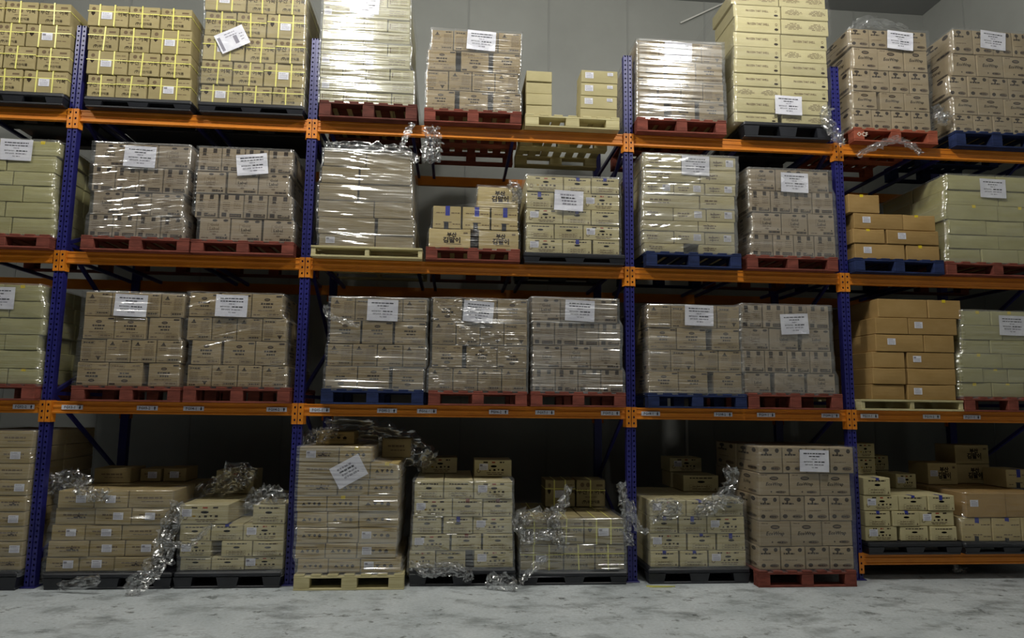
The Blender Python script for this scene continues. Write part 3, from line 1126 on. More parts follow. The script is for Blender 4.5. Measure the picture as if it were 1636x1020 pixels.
# id, front y, pallet height, (pallet, x0, x1), film, rows from the bottom: (height, [(x0, x1, carton code)])
LOADS = [
('T1_0', -0.05, 0.124, ('black', -4.775, -3.803), 0, [
  (0.238, [(-4.846,-4.553,'bs'), (-4.553,-4.258,'bs'), (-4.258,-3.811,'bw')]),
  (0.24, [(-4.871,-4.459,'bw'), (-4.459,-4.154,'bs'), (-4.154,-3.832,'bs')]),
  (0.242, [(-4.896,-4.579,'bs'), (-4.579,-4.281,'bs'), (-4.281,-3.846,'bw')]),
  (0.236, [(-4.921,-4.498,'bw'), (-4.498,-4.184,'bs'), (-4.184,-3.875,'bs')]),
]),
('T1_1', -0.05, 0.106, ('black', -3.651, -2.638), 0, [
  (0.24, [(-3.662,-3.391,'bs'), (-3.391,-3.087,'bs'), (-3.087,-2.666,'bw')]),
  (0.249, [(-3.683,-3.289,'bw'), (-3.289,-2.983,'bs'), (-2.983,-2.682,'bs')]),
  (0.258, [(-3.696,-3.4,'bs'), (-3.4,-3.101,'bs'), (-3.101,-2.692,'bw')]),
  (0.233, [(-3.717,-3.32,'bw'), (-3.32,-3.019,'bs'), (-3.019,-2.708,'bs')]),
]),
('T1_2', -0.05, 0.107, ('black', -2.575, -1.553), 0.35, [
  (0.197, [(-2.581,-2.17,'bw'), (-2.17,-1.878,'bs'), (-1.878,-1.565,'bs')]),
  (0.252, [(-2.589,-2.281,'bs'), (-2.281,-1.976,'bs'), (-1.976,-1.563,'bw')]),
  (0.267, [(-2.588,-2.174,'bw'), (-2.174,-1.873,'bs'), (-1.873,-1.569,'bs')]),
  (0.263, [(-2.587,-2.275,'bs'), (-2.275,-1.974,'bs'), (-1.974,-1.576,'bw')]),
  (0.258, [(-2.598,-2.186,'bw'), (-2.186,-1.888,'bs'), (-1.888,-1.582,'bs')]),
]),
('T1_3', -0.05, 0.191, ('maroon', -1.403, -0.428), 1.0, [
  (0.128, [(-1.413,-1.174,'ps'), (-1.174,-0.938,'ps'), (-0.938,-0.694,'ps'), (-0.694,-0.467,'ps')]),
  (0.134, [(-1.419,-0.946,'pl'), (-0.946,-0.468,'pl')]),
  (0.13, [(-1.425,-1.193,'ps'), (-1.193,-0.959,'ps'), (-0.959,-0.719,'ps'), (-0.719,-0.475,'ps')]),
  (0.139, [(-1.45,-0.989,'pl'), (-0.989,-0.517,'pl')]),
  (0.131, [(-1.453,-1.22,'ps'), (-1.22,-0.989,'ps'), (-0.989,-0.75,'ps'), (-0.75,-0.507,'ps')]),
  (0.126, [(-1.459,-0.999,'pl'), (-0.999,-0.524,'pl')]),
  (0.137, [(-1.465,-1.236,'ps'), (-1.236,-0.995,'ps'), (-0.995,-0.759,'ps'), (-0.759,-0.528,'ps')]),
  (0.133, [(-1.463,-1.001,'pl'), (-1.001,-0.528,'pl')]),
  (0.133, [(-1.469,-1.242,'ps'), (-1.242,-1.006,'ps'), (-1.006,-0.768,'ps'), (-0.768,-0.531,'ps')]),
]),
('T1_4', -0.05, 0.148, ('red', -0.359, 0.635), 0.6, [
  (0.217, [(-0.348,-0.048,'fa'), (-0.008,0.292,'fa'), (0.34,0.632,'fa')]),
  (0.21, [(-0.352,-0.12,'fb'), (-0.12,0.121,'fb'), (0.121,0.359,'fb'), (0.359,0.603,'fb')]),
  (0.225, [(-0.341,-0.047,'fa'), (0.001,0.294,'fa'), (0.334,0.624,'fa')]),
  (0.225, [(-0.31,-0.076,'fb'), (-0.076,0.151,'fb'), (0.151,0.385,'fb'), (0.385,0.629,'fb')]),
]),
('T1_6', -0.05, 0.157, ('red', 1.84, 2.799), 1.1, [
  (0.217, [(1.856,2.153,'fa'), (2.222,2.483,'fa'), (2.527,2.803,'fa')]),
  (0.212, [(1.858,2.078,'fb'), (2.095,2.334,'fb'), (2.334,2.571,'fb'), (2.571,2.801,'fb')]),
  (0.226, [(1.861,2.156,'fa'), (2.195,2.498,'fa'), (2.498,2.793,'fa')]),
  (0.224, [(1.863,2.102,'fb'), (2.102,2.33,'fb'), (2.33,2.569,'fb'), (2.569,2.799,'fb')]),
]),
('T1_7', -0.05, 0.172, ('black', 2.99, 3.959), 0.3, [
  (0.112, [(2.906,3.396,'ta'), (3.437,3.948,'tb')]),
  (0.162, [(2.903,3.429,'ta'), (3.429,3.954,'tb')]),
  (0.134, [(2.914,3.441,'tb'), (3.441,3.968,'ta')]),
  (0.146, [(2.911,3.44,'ta'), (3.44,3.975,'ta')]),
  (0.154, [(2.916,3.438,'ta'), (3.438,3.968,'ta')]),
  (0.151, [(2.927,3.451,'ta'), (3.451,3.968,'tb')]),
  (0.166, [(2.925,3.457,'ta'), (3.457,3.983,'ta')]),
  (0.174, [(2.943,3.464,'ta'), (3.464,4.005,'tb')]),
  (0.146, [(2.934,3.47,'ta'), (3.47,4.006,'tb')]),
  (0.147, [(2.91,3.454,'tb'), (3.454,3.984,'tb')]),
]),
('T1_8', -0.05, 0.154, ('orange', 4.201, 5.151), 0.35, [
  (0.228, [(4.216,4.444,'eb'), (4.444,4.667,'eb'), (4.667,4.894,'eb'), (4.894,5.116,'eb')]),
  (0.208, [(4.227,4.515,'ea'), (4.548,4.825,'ea'), (4.825,5.118,'ea')]),
  (0.251, [(4.224,4.454,'eb'), (4.454,4.676,'eb'), (4.676,4.904,'eb'), (4.904,5.132,'eb')]),
  (0.253, [(4.258,4.553,'ea'), (4.553,4.855,'ea'), (4.855,5.126,'ea')]),
  (0.217, [(4.233,4.462,'eb'), (4.462,4.673,'eb'), (4.673,4.897,'eb'), (4.897,5.133,'eb')]),
]),
('T1_9', -0.05, 0.205, ('blue', 5.356, 6.574), 0.4, [
  (0.204, [(5.376,5.61,'eb'), (5.61,5.836,'eb'), (5.836,6.063,'eb'), (6.063,6.292,'eb')]),
  (0.205, [(5.381,5.673,'ea'), (5.673,5.985,'ea'), (5.985,6.3,'ea')]),
  (0.245, [(5.35,5.576,'eb'), (5.576,5.832,'eb'), (5.832,6.061,'eb'), (6.061,6.301,'eb')]),
  (0.256, [(5.406,5.7,'ea'), (5.7,6.015,'ea'), (6.015,6.332,'ea')]),
  (0.287, [(5.435,5.673,'eb'), (5.673,5.912,'eb'), (5.912,6.143,'eb'), (6.143,6.376,'eb')]),
]),
('T2_0', -0.05, 0.134, ('red', -4.74, -3.786), 0.5, [
  (0.169, [(-4.751,-4.222,'gy'), (-4.222,-3.833,'gy')]),
  (0.152, [(-4.768,-4.295,'gy'), (-4.295,-3.851,'gy')]),
  (0.163, [(-4.785,-4.151,'gy'), (-4.151,-3.871,'gy')]),
  (0.138, [(-4.801,-4.252,'gy'), (-4.252,-3.884,'gy')]),
  (0.167, [(-4.817,-4.325,'gy'), (-4.325,-3.878,'gy')]),
  (0.148, [(-4.834,-4.129,'gy'), (-4.129,-3.859,'gyt')]),
]),
('T2_1', -0.05, 0.141, ('red', -3.557, -2.562), 0.8, [
  (0.216, [(-3.525,-3.305,'gb'), (-3.305,-3.084,'gb'), (-3.084,-2.862,'gb'), (-2.862,-2.638,'gb')]),
  (0.233, [(-3.501,-3.236,'ga'), (-3.236,-2.966,'ga'), (-2.966,-2.668,'ga')]),
  (0.253, [(-3.53,-3.318,'gb'), (-3.318,-3.096,'gb'), (-3.096,-2.871,'gb'), (-2.871,-2.641,'gb')]),
  (0.235, [(-3.531,-3.239,'ga'), (-3.239,-2.938,'ga'), (-2.938,-2.628,'ga')]),
]),
('T2_2', -0.05, 0.135, ('red', -2.548, -1.577), 0.6, [
  (0.229, [(-2.494,-2.205,'ga'), (-2.205,-1.908,'ga'), (-1.895,-1.599,'ga')]),
  (0.243, [(-2.554,-2.335,'gb'), (-2.323,-2.09,'gb'), (-2.09,-1.861,'gb'), (-1.861,-1.626,'gb')]),
  (0.221, [(-2.554,-2.273,'ga'), (-2.258,-1.964,'ga'), (-1.964,-1.668,'ga')]),
  (0.244, [(-2.55,-2.327,'gb'), (-2.327,-2.107,'gb'), (-2.107,-1.881,'gb'), (-1.881,-1.644,'gb')]),
]),
('T2_3', -0.05, 0.108, ('pale', -1.416, -0.335), 1.2, [
  (0.13, [(-1.353,-0.807,'kg@.2'), (-0.807,-0.428,'kg')]),
  (0.171, [(-1.367,-0.812,'kg'), (-0.788,-0.424,'kg')]),
  (0.173, [(-1.378,-0.826,'kg'), (-0.826,-0.453,'kg')]),
  (0.174, [(-1.375,-0.994,'kg'), (-0.983,-0.458,'kg')]),
  (0.175, [(-1.359,-0.989,'kg'), (-0.978,-0.471,'kg')]),
  (0.171, [(-1.344,-0.924,'kg'), (-0.924,-0.477,'kg')]),
]),
('T2_4', -0.05, 0.131, ('red', -0.304, 0.635), 0.25, [
  (0.201, [(-0.282,0.14,'ka'), (0.218,0.626,'ka')]),
  (0.233, [(-0.246,0.041,'kb'), (0.051,0.332,'kb'), (0.341,0.615,'kb')]),
  (0.221, [(0.201,0.617,'ka')]),
]),
('T2_5', -0.05, 0.111, ('black', 0.669, 1.708), 0.55, [
  (0.15, [(0.697,1.071,'hw@.22'), (1.071,1.372,'hnb'), (1.382,1.658,'hn')]),
  (0.155, [(0.7,0.985,'hn'), (0.985,1.283,'hn'), (1.283,1.659,'hw@.2')]),
  (0.16, [(0.694,1.073,'hw@.22'), (1.073,1.364,'hnb'), (1.364,1.655,'hn')]),
  (0.173, [(0.692,0.984,'hnb'), (0.984,1.278,'hn'), (1.278,1.662,'hw@.2')]),
  (0.167, [(0.696,1.077,'hw'), (1.077,1.367,'hnb'), (1.367,1.658,'hnb')]),
]),
('T2_6', -0.05, 0.156, ('blue', 1.918, 2.92), 1.1, [
  (0.096, [(1.91,2.332,'sn'), (2.485,2.878,'sn')]),
  (0.132, [(1.903,2.232,'sn'), (2.232,2.556,'st'), (2.556,2.882,'st')]),
  (0.111, [(1.896,2.49,'sn'), (2.49,2.877,'sn')]),
  (0.135, [(1.906,2.228,'sn'), (2.228,2.579,'st'), (2.579,2.889,'st')]),
  (0.143, [(1.907,2.513,'sn'), (2.513,2.884,'sn')]),
  (0.13, [(1.918,2.238,'st'), (2.238,2.568,'st'), (2.568,2.897,'st')]),
  (0.148, [(1.919,2.519,'sn'), (2.519,2.91,'sn')]),
  (0.148, [(1.913,2.324,'sn'), (2.324,2.627,'sn'), (2.627,2.914,'st')]),
]),
('T2_7', -0.05, 0.15, ('red', 2.978, 3.958), 0.7, [
  (0.232, [(3.04,3.282,'gb'), (3.282,3.506,'gb'), (3.506,3.731,'gb'), (3.731,3.964,'gb')]),
  (0.236, [(3.067,3.386,'ga'), (3.386,3.673,'ga'), (3.673,3.962,'ga')]),
  (0.234, [(3.041,3.272,'gb'), (3.272,3.498,'gb'), (3.498,3.731,'gb'), (3.731,3.959,'gb')]),
  (0.237, [(3.035,3.335,'ga'), (3.335,3.631,'ga'), (3.631,3.929,'ga')]),
]),
('T2_8', -0.05, 0.154, ('blue', 4.086, 5.126), 0, [
  (0.167, [(4.176,4.734,'kr@.25'), (4.747,5.126,'krt')]),
  (0.157, [(4.158,4.515,'krt'), (4.532,5.119,'kr@.28')]),
  (0.174, [(4.181,4.731,'kr@.25'), (4.731,5.103,'krt')]),
  (0.205, [(4.033,4.485,'krt')]),
]),
('T2_9', -0.05, 0.146, ('red', 5.144, 6.434), 0.55, [
  (0.153, [(5.195,5.587,'gy'), (5.587,6.01,'gy'), (6.01,6.419,'gy')]),
  (0.15, [(5.215,5.801,'gy'), (5.801,6.433,'gy')]),
  (0.164, [(5.226,5.666,'gy'), (5.666,6.111,'gy'), (6.111,6.448,'gy')]),
  (0.166, [(5.201,5.809,'gyt'), (5.809,6.463,'gyt')]),
  (0.167, [(5.222,5.841,'gy'), (5.841,6.478,'gy')]),
  (0.167, [(5.242,5.817,'gy'), (5.817,6.494,'gy')]),
]),
('T3_0', -0.05, 0.149, ('red', -4.698, -3.798), 0.6, [
  (0.145, [(-4.629,-4.119,'gyt'), (-4.119,-3.837,'gyt')]),
  (0.171, [(-4.646,-4.226,'gy'), (-4.226,-3.844,'gy')]),
  (0.145, [(-4.663,-4.171,'gy'), (-4.171,-3.873,'gy')]),
  (0.158, [(-4.679,-4.243,'gy'), (-4.243,-3.847,'gy')]),
  (0.159, [(-4.696,-4.159,'gy'), (-4.159,-3.856,'gy')]),
  (0.157, [(-4.712,-4.231,'gyt'), (-4.231,-3.885,'gyt')]),
]),
('T3_1', -0.05, 0.142, ('red', -3.522, -2.545), 0.45, [
  (0.224, [(-3.511,-3.228,'fa'), (-3.228,-2.92,'fa'), (-2.872,-2.584,'fa')]),
  (0.219, [(-3.501,-3.27,'fb'), (-3.27,-3.043,'fb'), (-3.043,-2.812,'fb'), (-2.812,-2.578,'fb')]),
  (0.216, [(-3.49,-3.205,'fa'), (-3.205,-2.913,'fa'), (-2.899,-2.608,'fa')]),
  (0.23, [(-3.495,-3.255,'fb'), (-3.255,-3.021,'fb'), (-3.021,-2.8,'fb'), (-2.8,-2.579,'fb')]),
]),
('T3_2', -0.05, 0.149, ('red', -2.522, -1.545), 0.5, [
  (0.208, [(-2.517,-2.288,'fb'), (-2.288,-2.052,'fb'), (-2.052,-1.826,'fb'), (-1.826,-1.592,'fb')]),
  (0.233, [(-2.492,-2.215,'fa'), (-2.198,-1.902,'fa'), (-1.902,-1.616,'fa')]),
  (0.226, [(-2.548,-2.317,'fb'), (-2.317,-2.084,'fb'), (-2.084,-1.845,'fb'), (-1.845,-1.616,'fb')]),
  (0.234, [(-2.54,-2.262,'fa'), (-2.25,-1.958,'fa'), (-1.958,-1.663,'fa')]),
]),
('T3_3', -0.05, 0.146, ('blue', -1.258, -0.285), 0.9, [
  (0.219, [(-1.233,-0.927,'fa'), (-0.927,-0.62,'fa'), (-0.596,-0.29,'fa')]),
  (0.218, [(-1.223,-0.984,'fb'), (-0.984,-0.745,'fb'), (-0.745,-0.499,'fb'), (-0.499,-0.269,'fb')]),
  (0.228, [(-1.209,-0.914,'fa'), (-0.9,-0.602,'fa'), (-0.587,-0.28,'fa')]),
  (0.224, [(-1.214,-0.974,'fb'), (-0.974,-0.739,'fb'), (-0.739,-0.513,'fb'), (-0.513,-0.275,'fb')]),
]),
('T3_4', -0.05, 0.142, ('red', -0.242, 0.719), 0.9, [
  (0.224, [(-0.249,-0.007,'fb'), (-0.007,0.234,'fb'), (0.234,0.47,'fb'), (0.47,0.715,'fb')]),
  (0.226, [(-0.22,0.082,'fa'), (0.115,0.422,'fa'), (0.422,0.72,'fa')]),
  (0.227, [(-0.223,0.014,'fb'), (0.014,0.251,'fb'), (0.251,0.487,'fb'), (0.487,0.722,'fb')]),
  (0.234, [(-0.223,0.073,'fa'), (0.087,0.416,'fa'), (0.416,0.719,'fa')]),
]),
('T3_5', -0.05, 0.145, ('red', 0.753, 1.698), 1.0, [
  (0.227, [(0.775,1.001,'gb'), (1.001,1.227,'gb'), (1.227,1.46,'gb'), (1.46,1.685,'gb')]),
  (0.234, [(0.773,1.06,'ga'), (1.06,1.353,'ga'), (1.353,1.655,'ga')]),
  (0.233, [(0.771,0.994,'gb'), (0.994,1.217,'gb'), (1.217,1.439,'gb'), (1.439,1.664,'gb')]),
  (0.243, [(0.759,1.051,'ga'), (1.051,1.339,'ga'), (1.339,1.632,'ga')]),
]),
('T3_6', -0.05, 0.146, ('blue', 1.919, 2.934), 0.8, [
  (0.219, [(1.942,2.247,'fa'), (2.247,2.553,'fa'), (2.607,2.904,'fa')]),
  (0.222, [(1.945,2.176,'fb'), (2.176,2.422,'fb'), (2.422,2.667,'fb'), (2.667,2.911,'fb')]),
  (0.221, [(1.948,2.238,'fa'), (2.238,2.544,'fa'), (2.601,2.889,'fa')]),
  (0.231, [(1.938,2.181,'fb'), (2.181,2.418,'fb'), (2.418,2.662,'fb'), (2.662,2.899,'fb')]),
]),
('T3_7', -0.05, 0.161, ('red', 2.947, 3.935), 0.8, [
  (0.209, [(2.935,3.21,'ga'), (3.25,3.567,'ga'), (3.594,3.894,'ga')]),
  (0.224, [(2.915,3.152,'gb'), (3.152,3.39,'gb'), (3.39,3.63,'gb'), (3.63,3.864,'gb')]),
  (0.232, [(2.909,3.206,'ga'), (3.206,3.519,'ga'), (3.553,3.855,'ga')]),
  (0.241, [(2.91,3.148,'gb'), (3.148,3.382,'gb'), (3.382,3.623,'gb'), (3.623,3.859,'gb')]),
]),
('T3_8', -0.05, 0.112, ('pale', 4.118, 5.235), 0, [
  (0.157, [(4.28,4.645,'kr'), (4.666,5.194,'kr@.2')]),
  (0.169, [(4.293,4.656,'kr'), (4.677,5.211,'kr')]),
  (0.169, [(4.311,4.666,'kr'), (4.684,5.211,'kr@.2')]),
  (0.183, [(4.347,4.875,'kr@.32'), (4.875,5.215,'kr')]),
  (0.174, [(4.353,4.715,'kr'), (4.715,5.255,'kr@.2')]),
  (0.199, [(4.396,4.946,'kr'), (4.946,5.317,'krt')]),
]),
('T3_9', -0.05, 0.15, ('red', 5.244, 6.371), 0.7, [
  (0.151, [(5.236,5.601,'gyt'), (5.601,5.96,'gyt'), (5.96,6.249,'gy')]),
  (0.151, [(5.247,5.506,'gy'), (5.506,5.793,'gyt'), (5.793,6.263,'gy')]),
  (0.152, [(5.249,5.733,'gyt'), (5.733,6.277,'gy')]),
  (0.144, [(5.251,5.61,'gy'), (5.61,5.999,'gy'), (5.999,6.291,'gy')]),
  (0.154, [(5.262,5.758,'gy'), (5.758,6.305,'gy')]),
  (0.155, [(5.273,5.643,'gyt'), (5.643,6.026,'gyt'), (6.026,6.319,'gy')]),
]),
('T4_0', -0.05, 0.165, ('black', -4.728, -3.794), 0.5, [
  (0.119, [(-4.407,-4.077,'mk'), (-4.077,-3.774,'mk')]),
  (0.131, [(-4.421,-4.059,'mk'), (-4.059,-3.779,'mk@.7')]),
  (0.132, [(-4.435,-4.103,'mk'), (-4.103,-3.783,'mk')]),
  (0.133, [(-4.449,-4.086,'mk'), (-4.086,-3.788,'mk@.6')]),
  (0.141, [(-4.463,-4.114,'mk'), (-4.114,-3.79,'mk')]),
  (0.142, [(-4.478,-4.113,'mk'), (-4.113,-3.794,'mk@.75')]),
  (0.143, [(-4.493,-4.143,'mk'), (-4.143,-3.797,'mk')]),
  (0.144, [(-4.508,-4.142,'mk'), (-4.142,-3.796,'mk@.55')]),
  (0.152, [(-4.524,-4.156,'mk'), (-4.156,-3.798,'mk')]),
]),
('T4_1', -0.05, 0.15, ('black', -3.622, -2.507), 0.45, [
  (0.128, [(-3.629,-3.346,'mk@.7'), (-3.346,-3.037,'mk@.5'), (-3.037,-2.711,'mk')]),
  (0.144, [(-3.622,-3.268,'mk'), (-3.268,-2.958,'mk@.5'), (-2.958,-2.642,'mk@.6')]),
  (0.139, [(-3.609,-3.316,'mk@.6'), (-3.316,-2.997,'mk@.6'), (-2.997,-2.653,'mk')]),
  (0.15, [(-3.591,-3.24,'mk'), (-3.24,-2.92,'mk@.65'), (-2.92,-2.584,'mk@.5')]),
  (0.156, [(-3.574,-3.255,'mk@.65'), (-3.255,-2.958,'mk@.5'), (-2.958,-2.564,'mk')]),
]),
('T4_2', -0.05, 0.152, ('black', -2.502, -1.511), 0.5, [
  (0.121, [(-2.461,-2.184,'hn'), (-2.184,-1.887,'hn'), (-1.887,-1.515,'hw@.15')]),
  (0.14, [(-2.47,-2.192,'hw@.2'), (-2.103,-1.822,'hn'), (-1.822,-1.528,'hn')]),
  (0.152, [(-2.486,-2.207,'hn'), (-2.207,-1.915,'hnb'), (-1.915,-1.541,'hw@.2')]),
  (0.178, [(-2.497,-2.054,'hw@.15'), (-1.84,-1.532,'hn')]),
]),
('T4_3', -0.14, 0.14, ('pale', -1.406, -0.412), 1.0, [
  (0.128, [(-1.389,-1.111,'ic'), (-1.111,-0.818,'ic'), (-0.818,-0.448,'ic@.2')]),
  (0.138, [(-1.416,-1.146,'ic'), (-1.146,-0.856,'ic'), (-0.856,-0.5,'ic@.25')]),
  (0.141, [(-1.409,-1.13,'ic'), (-1.13,-0.846,'ic'), (-0.846,-0.491,'ic@.2')]),
  (0.144, [(-1.416,-1.136,'ic'), (-1.136,-0.851,'ic'), (-0.851,-0.484,'ic')]),
  (0.144, [(-1.423,-1.147,'ic'), (-1.147,-0.857,'icy'), (-0.857,-0.493,'ic')]),
  (0.149, [(-1.431,-1.055,'mk'), (-1.055,-0.77,'ic'), (-0.77,-0.491,'ic')]),
  (0.157, [(-1.438,-1.054,'mk'), (-1.054,-0.762,'mk'), (-0.762,-0.493,'icy')]),
  (0.14, [(-1.439,-1.054,'mk@.3'), (-1.054,-0.754,'icy')]),
]),
('T4_4', -0.05, 0.158, ('black', -0.379, 0.627), 0.8, [
  (0.159, [(-0.383,-0.133,'hw'), (-0.133,0.152,'hn'), (0.228,0.604,'hw@.2')]),
  (0.152, [(-0.363,0.0,'hw@.2'), (0.011,0.298,'hnr'), (0.309,0.598,'hn')]),
  (0.16, [(-0.359,-0.082,'hn'), (-0.07,0.213,'hnb'), (0.213,0.593,'hw@.2')]),
  (0.166, [(-0.35,0.015,'hw@.18'), (0.015,0.304,'hnr'), (0.304,0.595,'hnr')]),
  (0.167, [(-0.352,-0.073,'hn'), (-0.073,0.216,'hn'), (0.216,0.589,'hw@.22')]),
]),
('T4_5', -0.05, 0.125, ('black', 0.669, 1.701), 0.8, [
  (0.241, [(0.67,1.089,'bw'), (1.089,1.395,'bs'), (1.395,1.688,'bs')]),
  (0.244, [(0.676,0.978,'bs'), (0.978,1.287,'bs'), (1.287,1.681,'bw')]),
]),
('T4_6', -0.05, 0.149, ('black', 1.904, 2.913), 0.55, [
  (0.153, [(1.936,2.219,'hnb'), (2.228,2.508,'hnb'), (2.518,2.898,'hw@.2')]),
  (0.162, [(1.934,2.302,'hw@.2'), (2.312,2.598,'hnb'), (2.608,2.894,'hnb')]),
  (0.163, [(1.936,2.217,'hnb'), (2.225,2.511,'hnb'), (2.511,2.889,'hw@.2')]),
  (0.157, [(1.936,2.305,'hw@.2'), (2.305,2.589,'hnb'), (2.589,2.884,'hn')]),
]),
('T4_7', -0.2, 0.151, ('red', 2.903, 3.902), 0.35, [
  (0.217, [(2.956,3.176,'eb'), (3.176,3.422,'eb'), (3.422,3.668,'eb'), (3.668,3.91,'eb')]),
  (0.238, [(2.964,3.283,'ea'), (3.283,3.6,'ea'), (3.6,3.914,'ea')]),
  (0.238, [(2.964,3.183,'eb'), (3.183,3.439,'eb'), (3.439,3.681,'eb'), (3.681,3.919,'eb')]),
  (0.218, [(2.979,3.292,'ea'), (3.292,3.602,'ea'), (3.602,3.919,'ea')]),
  (0.253, [(2.987,3.226,'eb'), (3.226,3.471,'eb'), (3.471,3.712,'eb'), (3.712,3.956,'eb')]),
]),
('T4_8', -0.05, 0.125, ('black', 4.07, 5.114), 0, [
  (0.144, [(4.086,4.471,'hw@.25'), (4.501,4.8,'hn'), (4.815,5.101,'hn')]),
  (0.152, [(4.108,4.405,'hnb'), (4.42,4.712,'hnb'), (4.712,5.092,'hw@.22')]),
  (0.153, [(4.117,4.504,'hw@.22'), (4.504,4.812,'hnb'), (4.812,5.1,'hnb')]),
  (0.175, [(4.125,4.424,'hnb')]),
]),
('T4_9', -0.05, 0.117, ('black', 5.144, 6.165), 0.3, [
  (0.237, [(5.157,5.484,'kb'), (5.484,5.798,'kb'), (5.798,6.106,'kb')]),
  (0.246, [(5.213,5.649,'kr@.2'), (5.649,6.09,'kr')]),
]),
]

